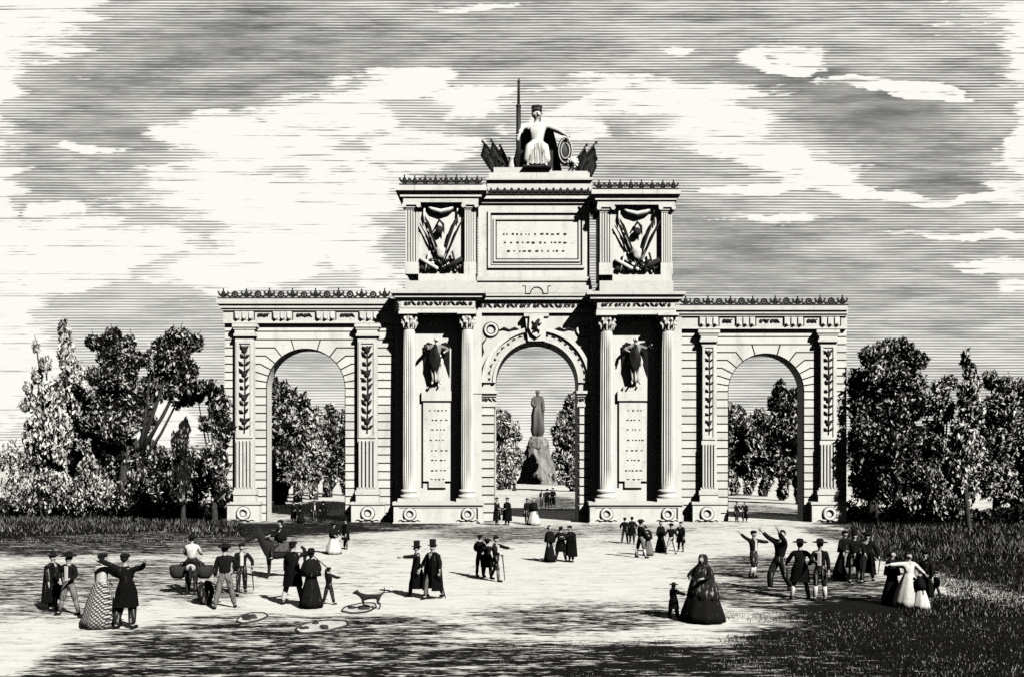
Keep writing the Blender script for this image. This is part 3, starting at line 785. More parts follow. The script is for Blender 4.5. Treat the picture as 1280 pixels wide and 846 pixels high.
def wing(px0, px1, pil, arc, top, cor, fri, frx, cres, rng):
    """one side wing; all figures are rows / columns surveyed off the photo"""
    bm = bmesh.new()
    xl, xr = WX(px0, YW), WX(px1, YW)
    cx, rad, zc = WX(arc[0], YW), arc[1]/F*YW, WZ(arc[2], YW)
    zt = WZ(top, YW)
    wall_with_arch(bm, xl+.02, xr-.02, zt, cx, rad-.02, zc, YW+.09, YWB)
    rusticated(bm, xl, xr, zt, 24, cx, rad, zc, YW, .088, .085)
    part('side_wall', bm)
    for p in pil: pilaster(*p, rng)
    bm = bmesh.new()                     # architrave, frieze and cornice
    Yb = YWB+.2
    pbox(bm, px0-1, fri[1]+.6, px1, top, YW-.26, Yb)
    pbox(bm, px0-1, fri[0], px1, fri[1]+.6, YW-.24, Yb)
    pbox(bm, px0-3, fri[0]-3.2, px1, fri[0], YW-.36, Yb)
    h = cor[1]-cor[0]
    pbox(bm, px0-6, cor[0]+h*.55, px1+1, cor[1], YW-.46, Yb)
    pbox(bm, px0-10, cor[0], px1+1, cor[0]+h*.55, YW-.58, Yb)
    e = part('entablature', bm)
    for x in frx:
        bm = bmesh.new(); Y = YW-.24
        pbox(bm, x-12, fri[0]+.5, x+12, fri[1]-.2, Y-.05, Y+.02)
        for d in (-8.5, 0, 8.5):
            pbox(bm, x+d-2.6, fri[0]+1.2, x+d+2.6, fri[1]-2.5, Y-.14, Y)
            ball(bm, (WX(x+d, Y), Y-.11, WZ(fri[1]-2.4, Y)), .11)
        pbox(bm, x-13.5, fri[0]+.8, x-12, fri[1], Y-.012, Y, 1); pbox(bm, x+12, fri[0]+.8, x+13.5, fri[1], Y-.012, Y, 1)
        part('bracket', bm, parent=e)
    for a, b in zip(frx, frx[1:]):
        bm = bmesh.new(); Y = YW-.25
        scatter_carving(bm, WX(a+18, Y), WX(b-18, Y), WZ(fri[1]-2, Y), WZ(fri[0]+2, Y), Y-.02, 6, rng)
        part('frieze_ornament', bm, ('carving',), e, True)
    cresting(cres[0], cres[1], cres[2], YW-.4, cres[3], cres[4])

rg = random.Random(3)
wing(280, 493, ((294, 317, 0, (404.5, 420), (426, 547), (551, 609), (609, 627), (629, 651), (284, 324), ),
                (447, 471, 0, (404.5, 420), (426, 547), (551, 609), (609, 627), (629, 651), (439, 480), )),
     (382, 49, 485), 404, (373.5, 385), (388, 400), (305, 353, 407, 461), (272, 488, 373.5, 15, 12.5), rg)
wing(845, 1059, ((877, 896, 0, (412, 427), (431, 549), (556, 609), (609, 627), (629, 652), (866, 901)),
                 (1025, 1046, 0, (412, 427), (431, 549), (556, 609), (609, 627), (629, 652), (1015, 1058))),
     (957.5, 47, 489), 411, (382, 392), (395, 407.5), (886, 932, 992, 1038), (850, 1060, 382, 15, 12.5), rg)

# ---- central wall with the great archway
bm = bmesh.new()
cx, rad, zc = WX(671, YC), 52/F*YC, WZ(478, YC)
xl, xr = WX(590, YC), WX(752, YC)
wall_with_arch(bm, xl, xr, WZ(391, YC), cx, rad, zc, YC, YCB, 0)
part('central_wall', bm)
for a, b in ((592, 618.6), (723.4, 750)):  # rusticated jamb piers under the imposts
    bm = bmesh.new(); n = 13
    zz = WZ(508, YC); h = zz/n
    for k in range(n):
        x0, x1 = WX(a, YC), WX(b, YC)
        prism(bm, offset_poly([(x0,k*h),(x1,k*h),(x1,(k+1)*h),(x0,(k+1)*h)], .05), YC-.12, YC+.01)
    pbox(bm, a+.3, 508, b-.3, 652, YC-.012, YC+.01, 1)
    part('jamb_pier', bm)
for a, b in ((592, 621), (721.5, 750)):
    bm = bmesh.new()
    cornice(bm, a, b, ((488, 491.5, YC-.35, .8), (491.5, 495, YC-.22, 0), (495, 504, YC-.13, -1), (504, 508, YC-.2, 0)), YC+.3)
    i = part('impost', bm)
    bm = bmesh.new(); scatter_carving(bm, WX(a+2, YC), WX(b-2, YC), WZ(503.5, YC), WZ(495.5, YC), YC-.14, 6, rg); part('impost_ornament', bm, ('carving',), i, True)
def ring(bm, r0, r1, Yf, Yb, mi=0, a0=0.0, a1=math.pi, n=40):
    ts = [a0 + (a1-a0)*k/n for k in range(n+1)]
    rows = [[bm.verts.new((cx + r*math.cos(t), y, zc + r*math.sin(t))) for (r, y) in ((r0, Yb), (r0, Yf), (r1, Yf), (r1, Yb))] for t in ts]
    for p, q in zip(rows, rows[1:]):
        for j in range(3): bm.faces.new((p[j], p[j+1], q[j+1], q[j])).material_index = mi
    for e in (rows[0], rows[-1]): bm.faces.new(e).material_index = mi
bm = bmesh.new()
u = 1/F*YC
ring(bm, 51.4*u, 55*u, YC-.22, YC+.05); ring(bm, 55.01*u, 64*u, YC-.13, YC+.05); ring(bm, 64.01*u, 69*u, YC-.28, YC+.05)
n0 = len(bm.faces)
for k in range(22):
    t = math.pi*(k+.5)/22
    c_ = Vector((cx + 59.5*u*math.cos(t), YC-.14, zc + 59.5*u*math.sin(t))); tg = Vector((-math.sin(t), 0, math.cos(t)))
    if k % 3 == 0: ball(bm, c_, .09, 1, .5, 1, 8, 5)
    else: tube(bm, [c_-tg*.16, c_+Vector((math.cos(t)*.08,-.03,math.sin(t)*.08)), c_+tg*.16], [.02,.06,.02], 5)
bm.faces.ensure_lookup_table()
for f_ in bm.faces[n0:]: f_.material_index = 2
part('archivolt', bm)
# keystone with a carved shield
bm = bmesh.new()
prism(bm, [(WX(660,YC), WZ(427,YC)), (WX(681,YC), WZ(427,YC)), (WX(685,YC), WZ(393,YC)), (WX(656,YC), WZ(393,YC))], YC-.42, YC+.05, 0, True)
pbox(bm, 655, 391.5, 686, 395.5, YC-.55, YC+.05)
ks = part('keystone', bm)
bm = bmesh.new()
sh = [(-8.5,-13),(8.5,-13),(9.5,2),(6,10),(0,14),(-6,10),(-9.5,2)]
prism(bm, [(WX(670.5+x, YC), WZ(409+y, YC)) for x, y in sh][::-1], YC-.62, YC-.4, 0, True)
sp = part('shield', bm, parent=ks)
bm = bmesh.new()
X = lambda a: WX(670.5+a, YC); Zz = lambda b: WZ(409+b, YC)
yy = YC-.65
tube(bm, [(X(-1),yy,Zz(6)),(X(-1.5),yy-.04,Zz(0)),(X(1),yy-.04,Zz(-5)),(X(3),yy,Zz(-8))], [.10,.15,.13,.10], 6)
for p in (((-1,4),(-4,6.5),(-5,9)), ((0,4),(3,6),(2.5,9)), ((0,-2),(-4,-3),(-5.5,-6)), ((1,-3),(4.5,-2),(6,-4)), ((-1,5),(-5,2),(-4.5,-1))):
    tube(bm, [(X(a), yy-.02, Zz(b)) for a, b in p], [.07,.06,.035], 6)
part('animal_charge', bm, ('carving',), ks, True)
# spandrel roundels and sprays
for px in (613.5, 728.5):
    bm = bmesh.new(); x, z = WX(px, YC), WZ(412.5, YC)
    torus(bm, (x, YC-.05, z), 7.2*u, 1.7*u, 22, 7)
    r_ = part('roundel', bm, (S,), smooth=True)
    bm = bmesh.new(); torus(bm, (x, YC-.01, z), 9.4*u, .8*u, 22, 6); torus(bm, (x, YC-.012, z), 5.0*u, .8*u, 18, 6); part('roundel_outline', bm, ('carving',), r_, True)
    bm = bmesh.new(); sd = 1 if px < 671 else -1
    tube(bm, [(x+sd*.5,YC-.02,z-.05),(x+sd*.9,YC-.04,z+.12),(x+sd*1.25,YC-.03,z-.02),(x+sd*1.6,YC-.04,z+.12),(x+sd*1.95,YC-.02,z+.02)], [.03,.09,.06,.09,.02], 6)
    tube(bm, [(x-sd*.25,YC-.02,z-.5),(x-sd*.62,YC-.04,z-1.0),(x-sd*.5,YC-.03,z-1.5),(x-sd*.75,YC-.04,z-2.0),(x-sd*.7,YC-.02,z-2.7)], [.03,.09,.06,.08,.02], 6)
    part('spandrel_spray', bm, ('carving',), r_, True)
# central frieze and cornice
bm = bmesh.new()
cornice(bm, 592, 748, ((388, 391, YC-.2, 0), (377, 388, YC-.1, 0), (374.5, 377, YC-.22, 0), (370, 374.5, YC-.36, 0), (366.5, 370, YC-.46, 0)), YCB)
e = part('entablature', bm)
bm = bmesh.new(); scatter_carving(bm, WX(599, YC), WX(742, YC), WZ(387, YC), WZ(378.5, YC), YC-.12, 26, rg); part('frieze_ornament', bm, ('carving',), e, True)

# ---- column piers
def column_mesh_parts(p, pxc, rpx, py_cap, py_sh0, py_sh1, py_base):
    Y = YCOL; x = WX(pxc, Y); r = rpx/F*Y
    z0, z1 = WZ(py_sh1, Y), WZ(py_sh0, Y)
    bm = bmesh.new(); nfl = 18; rings = []
    for j in range(9):
        t = j/8; z = z0 + (z1-z0)*t; rr = r*(1 - .13*t*t)
        ring_ = []
        for k in range(nfl*4):
            q = 2*math.pi*k/(nfl*4); d = (1.0, .93, .79, .93)[k % 4] if 0 < j < 8 else 1.0
            ring_.append(bm.verts.new((x + rr*d*math.cos(q), Y + rr*d*math.sin(q), z)))
        rings.append(ring_)
    for a, b in zip(rings, rings[1:]):
        for k in range(nfl*4): bm.faces.new((a[k], a[(k+1)%(nfl*4)], b[(k+1)%(nfl*4)], b[k]))
    c = part('column', bm, (S,), p)
    zc0, zc1 = z1, WZ(py_cap, Y)
    hh = zc1-zc0
    bm = bmesh.new()
    lathe(bm, [(r*.86,0),(r*.98,.03),(r*.90,.07),(r*.9,hh*.35),(r*1.0,hh*.6),(r*1.22,hh*.84),(r*1.1,hh*.86)], 24, c=(x,Y,zc0))
    a = r*1.38
    box(bm, x-a, Y-a, zc1-hh*.14, x+a, Y+a, zc1)
    for row, (zz, n, ln, off) in enumerate(((.06, 8, .36, 0), (.30, 8, .36, .39), (.55, 4, .34, .785))):
        for k in range(n):
            q = 2*math.pi*k/n + off
            d = Vector((math.cos(q), math.sin(q), 0)); b0 = Vector((x, Y, zc0 + zz*hh)) + d*r*.93
            w = .09 if row < 2 else .08
            tube(bm, [b0, b0 + Vector((0,0,ln*hh*.7)) + d*r*.14, b0 + Vector((0,0,ln*hh)) + d*r*.34, b0 + Vector((0,0,ln*hh*.72)) + d*r*.46], [w*.7, w*1.3, w*1.1, w*.4], 5)
    part('capital', bm, (S,), c)
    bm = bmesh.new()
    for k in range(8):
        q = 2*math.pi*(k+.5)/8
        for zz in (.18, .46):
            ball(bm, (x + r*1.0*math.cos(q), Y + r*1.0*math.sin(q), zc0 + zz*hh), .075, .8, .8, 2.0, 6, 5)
    part('capital_leaf_shade', bm, ('carving',), c, True)  # dark beads stand in for the shade between the leaves
    bm = bmesh.new()
    zb = WZ(py_base, Y); h = z0-zb
    lathe(bm, [(r*1.32,h*.30),(r*1.38,h*.42),(r*1.32,h*.54),(r*1.12,h*.58),(r*1.10,h*.72),(r*1.22,h*.78),(r*1.22,h*.90),(r*1.05,h)], 28, c=(x,Y,zb))
    a = r*1.5
    box(bm, x-a, Y-a, zb, x+a, Y+a, zb+h*.30)
    part('base', bm, (S,), c)

def pier(px0, px1, cols, cr, ent, tab, sx, rng, dy):
    p = arch
    bm = bmesh.new(); pbox(bm, px0+1, 390+dy, px1-1, 656, YK, YCB-.1)
    # plain side pilaster strips behind the columns
    for c in cols: pbox(bm, c-cr*.95, 392+dy, c+cr*.95, 640, YK-.12, YK+.05)
    part('pier_core', bm)
    bm = bmesh.new()
    pbox(bm, px0, 631, px1, 657, YPED, YK+.2)
    pbox(bm, px0-1.5, 627, px1+1.5, 631, YPED-.12, YK+.2)
    pbox(bm, px0-1.2, 652.4, px1+1.2, 657, YPED-.08, YK+.2)
    pbox(bm, px0+6.5, 634, px1-5.5, 634.9, YPED-.004, YPED+.02, 1); pbox(bm, px1-7.5, 635, px1-5.5, 650, YPED-.006, YPED+.02, 1)
    pd = part('pedestal', bm)
    for c in cols: wreath(pd, c+1, 642.5, YPED, 7.6)
    for c in cols:
        column_mesh_parts(arch, c, cr, 391+dy, 412+dy, 611, 627)
    bm = bmesh.new()
    Ya = YCOL-.42
    f0, f1 = ent[2], ent[3]
    cornice(bm, px0+8, px1-8, ((f1, 391+dy, Ya, 0), (f0, f1, Ya-.03, -1), (f0-2.5, f0, Ya-.14, 1.5)), YK+.2)
    cornice(bm, px0+1, px1-1, ((ent[1]-4, f0-2.5, Ya-.26, .5), (ent[0], ent[1]-4, Ya-.42, 5)), YK+.2)
    e = part('pier_entablature', bm)
    bm = bmesh.new(); scatter_carving(bm, WX(px0+13, Ya), WX(px1-13, Ya), WZ(f1-1.2, Ya), WZ(f0+1.2, Ya), Ya-.06, 16, rng)
    part('frieze_ornament', bm, ('carving',), e, True)
    # wall tablet with its corniced head
    t0, t1 = tab
    bm = bmesh.new()
    pbox(bm, t0, 503, t1, 601, YK-.16, YK+.02); pbox(bm, t0+7, 601, t1-7, 609, YK-.16, YK+.02)
    pbox(bm, t0-2, 488.5, t1+1, 500.5, YK-.22, YK+.02)
    pbox(bm, t0+5, 483, t1-6, 488.5, YK-.2, YK+.02)
    pbox(bm, t0-2.4, 500.6, t1+1, 502.9, YK-.06, YK+.02, 1)
    for q in ((t0-2, 503, t0-.2, 609), (t0-2, 601.2, t0+6.8, 603.2), (t1-6.8, 601.2, t1+1, 603.2), (t0+6, 609.2, t1-6, 611)):
        pbox(bm, *q, YK-.04, YK+.02, 1)
    tb = part('tablet', bm)
    bm = bmesh.new()
    for yq in (512, 524, 536, 549, 562, 574, 587, 598):
        xq = t0 + 7 + rng.uniform(0, 4)
        while xq < t1-6:
            l = rng.uniform(1.2, 3.2); pbox(bm, xq, yq, xq+l, yq+rng.uniform(1, 1.7), YK-.18, YK-.15); xq += l + rng.uniform(1.5, 5)
    part('worn_inscription', bm, ('carving',), tb)
pier(492, 603, (511, 583.5), 8.3, (361, 370.5, 374, 385), (529, 563), 545, rg, 0)
pier(737.5, 853, (757, 833.5), 9.4, (364, 372, 376, 386.5), (774, 808), 794, rg, 2)

# ---- attic: two pavilions with trophies, and the inscription block
def banner(bm, p, q, w, side, folds=3):
    """pole from p to q with a hanging cloth on one side"""
    p, q = Vector(p), Vector(q); d = (q-p)
    tube(bm, [p, q], .035, 6)
    n = 7; a = []
    for i in range(n):
        t = .42 + .56*i/(n-1)
        row = []
        for j in range(5):
            s_ = j/4; pt = p + d*t + Vector((side*w*s_*.75, -.05-.06*math.cos(j*2.1+i*.6), -w*s_*1.15 + .04*math.sin(i*1.7)))
            row.append(bm.verts.new(pt))
        a.append(row)
    fs = [bm.faces.new((r0[j], r0[j+1], r1[j+1], r1[j])) for r0, r1 in zip(a, a[1:]) for j in range(4)]
    bmesh.ops.solidify(bm, geom=fs, thickness=.03)
def trophy(px0, px1, py0, py1, Y, style):
    W = (px1-px0)/F*Y; Hh = (py1-py0)/F*Y; x = WX((px0+px1)/2, Y); z = WZ(py1, Y)
    bm = bmesh.new(); box(bm, x-W*.5, Y-.01, z, x+W*.5, Y+.05, z+Hh)
    t = part('trophy_relief', bm, (S,))
    y = Y-.14
    for i, (a, b, c_, d, w, s_) in enumerate(((.06,.02,-.40,.86,.5,1), (-.06,.04,.42,.88,.5,-1), (.02,.10,-.47,.70,.42,1), (-.02,.12,-.30,.62,.30,1), (0,.08,.32,.74,.42,-1), (.04,.10,.50,.78,.40,-1))):
        bm = bmesh.new(); banner(bm, (x+a*W, y-.03*i, z+b*Hh), (x+c_*W, y-.03*i, z+d*Hh), w, s_); part('banner', bm, ('carving',) if i != 3 else (S,), t, True)
    bm = bmesh.new(); scatter_carving(bm, x-.46*W, x+.46*W, z+.02, z+.62, y-.02, 9, rg); scatter_carving(bm, x-.44*W, x+.44*W, z+.45, z+1.1, y+.02, 7, rg); part('laurel_sprays', bm, ('carving',), t, True)
    bm = bmesh.new(); lathe(bm, [(.0,0),(.22,.02),(.27,.22),(.33,.5),(.34,.66),(.18,.78),(.12,.82)], 14, c=(x-.02, y-.1, z+Hh*.20), sy=.6); part('cuirass', bm, (S,), t, True)
    bm = bmesh.new(); hx = x + (-.1 if not style else 0)
    ball(bm, (hx, y-.15, z+Hh*.60), .26, 1, .8, 1.1, 12, 8); tube(bm, [(hx-.22,y-.15,z+Hh*.66),(hx,y-.18,z+Hh*.74),(hx+.25,y-.15,z+Hh*.68),(hx+.32,y-.15,z+Hh*.55)], [.05,.11,.1,.03], 6)
    part('helmet', bm, ('carving',), t, True)
    for k, (bx, bz) in enumerate(((-.18,.05),(0,.05),(.18,.05),(-.09,.12),(.09,.12))):
        bm = bmesh.new(); ball(bm, (x+bx*W+(-.1*W if not style else 0), y-.1, z+bz*Hh+.04), .14); part('cannonball', bm, (S,) if k % 2 else ('carving',), t, True)
    for s_ in (-1, 1):
        bm = bmesh.new(); tube(bm, [(x+s_*.1*W,y-.12,z+.06*Hh),(x+s_*.47*W,y-.05,z+.20*Hh)], [.13,.17], 9)
        tube(bm, [(x+s_*.36*W,y-.1,z+.02*Hh),(x+s_*.25*W,y-.12,z+.3*Hh)], [.07,.07], 6); part('cannon', bm, ('carving',) if s_ > 0 else (S,), t, True)
    bm = bmesh.new()
    pts = [(x-.34*W,y,z+.97*Hh),(x-.2*W,y-.06,z+.90*Hh),(x,y-.08,z+.865*Hh),(x+.2*W,y-.06,z+.90*Hh),(x+.34*W,y,z+.97*Hh)]
    tube(bm, pts, [.07,.14,.17,.14,.07], 8)
    for s_ in (-1, 1): tube(bm, [(x+s_*.36*W,y,z+.97*Hh),(x+s_*.38*W,y-.03,z+.82*Hh),(x+s_*.37*W,y,z+.70*Hh)], [.05,.09,.03], 7)
    f = part('festoon', bm, (S,), t, True)
    bm = bmesh.new(); tube(bm, [(a, b+.0, c_-.16) for a, b, c_ in pts], [.02,.06,.075,.06,.02], 6); part('festoon_leaves', bm, ('carving',), t, True)

def attic(px0, px1, pl, capt, rows, cres, step, dy, style):
    """px0..px1 body, pl = ((x0,x1),(x0,x1)) pilasters"""
    Yp, Yr = 61.62, 62.0
    bm = bmesh.new(); pbox(bm, px0+.6, capt, px1-.6, step[0], Yr, YCB-.8); part('attic_pavilion', bm)
    for a, b in pl:
        bm = bmesh.new()
        pbox(bm, a, capt+9, b, step[0]-15, Yp+.1, Yr+.1)
        n = 4; w = (b-a)
        pbox(bm, a+1, capt+10, b-1, step[0]-16, Yp+.094, Yp+.11, 1)  # dark sheet behind the fillets, painted shade for the grooves
        for k in range(n+1): pbox(bm, a + (w-2.0)*k/n*.999, capt+9, a + (w-2.0)*k/n + 2.0, step[0]-15, Yp, Yp+.1)
        q = part('attic_pilaster', bm)
        bm = bmesh.new(); cornice(bm, a, b, ((capt, capt+3, Yp-.22, 3.5), (capt+3, capt+6.5, Yp-.12, 1.6), (capt+6.5, capt+9, Yp-.04, .6)), Yr+.1)
        for xx in (a-1.5, b+1.5): tube(bm, [(WX(xx,Yp), Yp-.26, WZ(capt+5,Yp)), (WX(xx,Yp), Yr, WZ(capt+5,Yp))], .15, 10)
        part('capital', bm, parent=q)
        bm = bmesh.new(); pbox(bm, a-1, step[0]-15, b+1, step[0], Yp-.12, Yr+.1); part('pilaster_base', bm, parent=q)
    bm = bmesh.new()
    for (a, b, Yf, ov) in rows: pbox(bm, px0-ov, a, px1+ov, b, Yf, YCB-.8)
    part('attic_cornice', bm)
    cresting(px0-8, px1+8, rows[0][0], 61.4, cres, 12, ('palmette',), True)
    bm = bmesh.new()
    m0, m1 = pl[0][1]+1, pl[1][0]-1
    pbox(bm, m0, step[0], px1-.8, step[1], 61.4, YCB-.8); pbox(bm, px0-.5, step[1], px1+1, step[2], 61.2, YCB-.8)
    part('attic_steps', bm)
    trophy(pl[0][1]+1.5, pl[1][0]-1.5, capt+1, step[0]-1, Yr, style)
attic(507, 595, ((507, 522), (581, 594)), 253, ((231.5, 238, 61.15, 13), (238, 241, 61.3, 10), (241, 246, 61.38, 7), (246, 253, 61.48, 3)), 8, (342.5, 351, 361), 0, 0)
attic(750, 840.5, ((750, 764.6), (827, 840)), 256, ((237, 242.5, 61.15, 10.5), (242.5, 246, 61.3, 8), (246, 250, 61.38, 6), (250, 256, 61.48, 3)), 8, (343.5, 351, 364), 0, 1)

YA = 62.62
bm = bmesh.new()
pbox(bm, 598, 252, 737, 346, YA, YCB-.6)
pbox(bm, 596, 346, 738, 351, YA-.2, YCB-.6); pbox(bm, 595, 351, 739, 357, YA-.1, YCB-.6); pbox(bm, 594, 357, 740, 366.5, YA-.3, YCB-.6)
ab = part('inscription_block', bm)
bm = bmesh.new()
def frame(bm, x0, y0, x1, y1, w, Yf, Yb, mi=0):
    pbox(bm, x0, y0, x1, y0+w, Yf, Yb, mi); pbox(bm, x0, y1-w, x1, y1, Yf, Yb, mi)
    pbox(bm, x0, y0+w, x0+w, y1-w, Yf, Yb, mi); pbox(bm, x1-w, y0+w, x1, y1-w, Yf, Yb, mi)
frame(bm, 610, 263, 731, 335, 3.2, YA-.14, YA+.05); frame(bm, 617, 272.5, 725.5, 327, 2.2, YA-.10, YA+.05)
frame(bm, 613.4, 266.4, 727.6, 331.6, 1.0, YA-.008, YA+.02, 1); frame(bm, 619.6, 275, 723, 324.6, 1.3, YA-.006, YA+.02, 1)
part('inscription_frame', bm)
bm = bmesh.new()
for yq, xs in ((292.5, 629), (303, 630), (313.5, 634)):
    xq = xs
    while xq < 712:
        l = rg.uniform(1.2, 4.2); pbox(bm, xq, yq-rg.uniform(.3, 1), xq+l, yq+rg.uniform(.8, 1.6), YA-.03, YA+.01); xq += l + rg.uniform(1.8, 6.5)
part('worn_inscription', bm, ('carving',))
bm = bmesh.new(); x, z = WX(671, YA-.3), WZ(365, YA-.3)
ts = [math.pi*k/14 for k in range(15)]
tube(bm, [(x + .42*math.cos(t), YA-.31, z - .1 + .42*math.sin(t)) for t in ts], .035, 6)
for a in (-1, 1): tube(bm, [(x + a*.42, YA-.31, z-.1), (x + a*.75, YA-.31, z-.1), (x + a*.75, YA-.31, z+.40), (x + a*.95, YA-.31, z+.40)], .03, 5)
part('lunette_ornament', bm, ('carving',), smooth=True)
bm = bmesh.new()
cornice(bm, 600, 739, ((250.5, 254, YA-.14, 0), (248.6, 250.5, YA-.22, 2), (245, 248.6, YA-.34, 3.5)), YCB-.6)
pbox(bm, 609, 225, 740, 245, YA-.1, YCB-.6); pbox(bm, 607.5, 222, 741, 225, YA-.3, YCB-.6)
dc = part('attic_crown', bm)
cresting(609, 740, 243.5, YA-.22, 15, 8, ('palmette',), True)
bm = bmesh.new()
pbox(bm, 611, 216, 737, 222, YA-.25, YCB-.2); pbox(bm, 617, 209.5, 690, 216, YA-.1, YCB-.3); pbox(bm, 690, 214, 735, 216, YA-.05, YCB-.4)
part('statue_plinth', bm)

# ================================================================== STATUES
def stone_figure(t, B, robe_prof, mat=S, fold=.07, fingers=False, robe_mesh=None):
    link('figure', B.body_mesh('figure', fingers), mat, t)

# seated crowned figure over the attic
YS = 64.0
ppm = F/YS
t = empty('seated_statue', (WX(671, YS), YS, WZ(209.5, YA)), 'seated crowned stone figure holding a tall pole on top of the central attic', 'statue')
k = 3.22
t.scale = (k, k, k)
B = Body(((62, 30, 35, 10), (25, 62, 45, 38)), ((78, 8, 4, 5), (78, 6, 8, 3)), seat=True, head=20)
B.drop = -.36
link('figure', B.body_mesh('figure', True), S, t)
up = Vector((0, 0, B.drop))
link('tunic', B.jacket_mesh('tunic', .94), S, t)
V, E, Rr = [], [], []
def add(p, r, prev=None):
    V.append(Vector(p) + up); Rr.append(r)
    if prev is not None: E.append((prev, len(V)-1))
    return len(V)-1
pv = add((0, 0, .94), (.2, .17)); add((0, .0, 1.10), (.15, .12), pv)
for hp_, kn, an, d, sd in B.leg:
    i = add(hp_ + Vector((0,-.1,0)), .125, pv); i = add(kn + Vector((0,-.02,.0)), .108, i); i = add((kn+an)/2 + Vector((sd*.02,0,0)), .10, i); i = add(an + Vector((sd*.03,0,.0)), .12, i)
link('robe', skin_mesh('robe', V, E, Rr), S, t)
bm = bmesh.new()
rows = []
for j, (ya, za) in enumerate(((-.38,.88),(-.50,.70),(-.54,.5),(-.56,.40))):
    rows.append([bm.verts.new((-.17 - .015*j + (.34+.03*j)*i/12, ya + .045*math.sin(i*2.2 + j*.5), za + B.drop)) for i in range(13)])
for a, b in zip(rows, rows[1:]):
    for j in range(12): bm.faces.new((a[j], a[j+1], b[j+1], b[j]))
bmesh.ops.solidify(bm, geom=bm.faces[:], thickness=.02); obj('robe_folds', bm, S, t, True)
bm = bmesh.new(); box(bm, -.34, -.15, 0, .34, .45, .45); box(bm, -.36, .3, .45, .36, .45, 1.0); box(bm, -.30, -.60, -.03, .30, -.1, .0)
obj('throne', bm, 'bronze', t)
bm = bmesh.new()
ball(bm, B.mid + up + Vector((0,.03,.03)), .115, 1, 1.05, 1, 12, 8)
for v in bm.verts:
    q_ = (v.co - B.mid - up).dot(B.fwd)
    if q_ > 0 and v.co.z < B.mid.z + up.z + .07: v.co -= B.fwd*(q_ + .01)
ball(bm, B.mid + up + Vector((.02,.12,-.06)), .075)
obj('hair', bm, 'bronze', t, True)
bm = bmesh.new()
lathe(bm, [(.10,.05),(.112,.06),(.104,.10),(.118,.155),(.104,.155),(.09,.08)], 24, .06, 6, c=B.mid + up + Vector((0,.01,.02))); obj('mural_crown', bm, 'bronze', t)
bm = bmesh.new()                       # cape behind the shoulders
rows = []
for (r, z) in ((.16,1.44),(.30,1.28),(.36,1.0),(.42,.62),(.46,.36)):
    rows.append([bm.verts.new((r*1.15*math.sin(q)*(1+.05*math.cos(9*q)), -r*.62*math.cos(q)*(1+.05*math.cos(9*q)) + .05, z + B.drop)) for q in [R(78 + 204*j/18) for j in range(19)]])
for a, b in zip(rows, rows[1:]):
    for j in range(18): bm.faces.new((a[j], a[j+1], b[j+1], b[j]))
bmesh.ops.solidify(bm, geom=bm.faces[:], thickness=.025); obj('cape', bm, 'bronze', t, True)
def T(px, py): return ((px-671)/ppm/k, None, (209.5-py)/ppm/k)
def tp(px, py, y): a = T(px, py); return (a[0], y, a[2])
bm = bmesh.new()
tube(bm, [tp(648,209,-.3), tp(648,134,-.3)], [.052,.05], 10); tube(bm, [tp(648,134,-.3), tp(648.3,102,-.3), tp(648.5,98,-.3)], [.032,.026,.014], 8)
ball(bm, tp(648,132,-.3), .06, 1, 1, .8); ball(bm, tp(648.3,102,-.3), .036)
obj('pole', bm, 'bronze', t, True)
bm = bmesh.new()
sc = Vector(tp(706, 185, -.15))
lathe(bm, [(0,.05),(.1,.045),(.2,.02),(.225,0),(.225,-.03),(0,-.03)], 24, mat=Matrix.Translation(sc) @ Matrix.Rotation(R(18),4,'Z') @ Matrix.Rotation(R(90),4,'X') @ Matrix.Diagonal((.75,1.35,1,1)))
obj('oval_shield', bm, 'bronze', t, True)
bm = bmesh.new()
for fr in (.55, .85): 
    for j in range(24):
        q0, q1 = 2*math.pi*j/24, 2*math.pi*(j+1)/24
        tube(bm, [sc + Vector((.165*fr*math.cos(q0), -.06, .30*fr*math.sin(q0))), sc + Vector((.165*fr*math.cos(q1), -.06, .30*fr*math.sin(q1)))], .012, 5, False)
obj('shield_band', bm, S, t, True)
for lst in (((640,209),(603,167)), ((641,204),(614,166)), ((643,208),(625,172))):
    (a, b), (c_, d) = lst
    bm = bmesh.new(); p, q = Vector(tp(a,b,.1)), Vector(tp(c_,d,.12)); tube(bm, [p, q], .022, 6); ball(bm, q, .03)
    fs = []
    rows = []
    for i in range(7):
        tt = .35 + .6*i/6
        rows.append([bm.verts.new(p + (q-p)*tt + Vector((-.020*j, -.02-.03*math.sin(j*1.8+i), -.095*j*(1.25-.55*tt)))) for j in range(5)])
    fs = [bm.faces.new((r0[j], r0[j+1], r1[j+1], r1[j])) for r0, r1 in zip(rows, rows[1:]) for j in range(4)]
    bmesh.ops.solidify(bm, geom=fs, thickness=.02); obj('flag', bm, 'bronze', t, True)
for lst in (((712,208),(746,168)), ((710,206),(734,171)), ((722,209),(744,178))):
    (a, b), (c_, d) = lst
    bm = bmesh.new(); p, q = Vector(tp(a,b,.1)), Vector(tp(c_,d,.12)); tube(bm, [p, q], .022, 6); ball(bm, q, .03)
    rows = []
    for i in range(7):
        tt = .3 + .6*i/6
        rows.append([bm.verts.new(p + (q-p)*tt + Vector((.022*j, -.02-.03*math.sin(j*1.8+i), -.10*j*(1.25-.55*tt)))) for j in range(5)])
    fs = [bm.faces.new((r0[j], r0[j+1], r1[j+1], r1[j])) for r0, r1 in zip(rows, rows[1:]) for j in range(4)]
    bmesh.ops.solidify(bm, geom=fs, thickness=.02); obj('flag', bm, 'bronze', t, True)
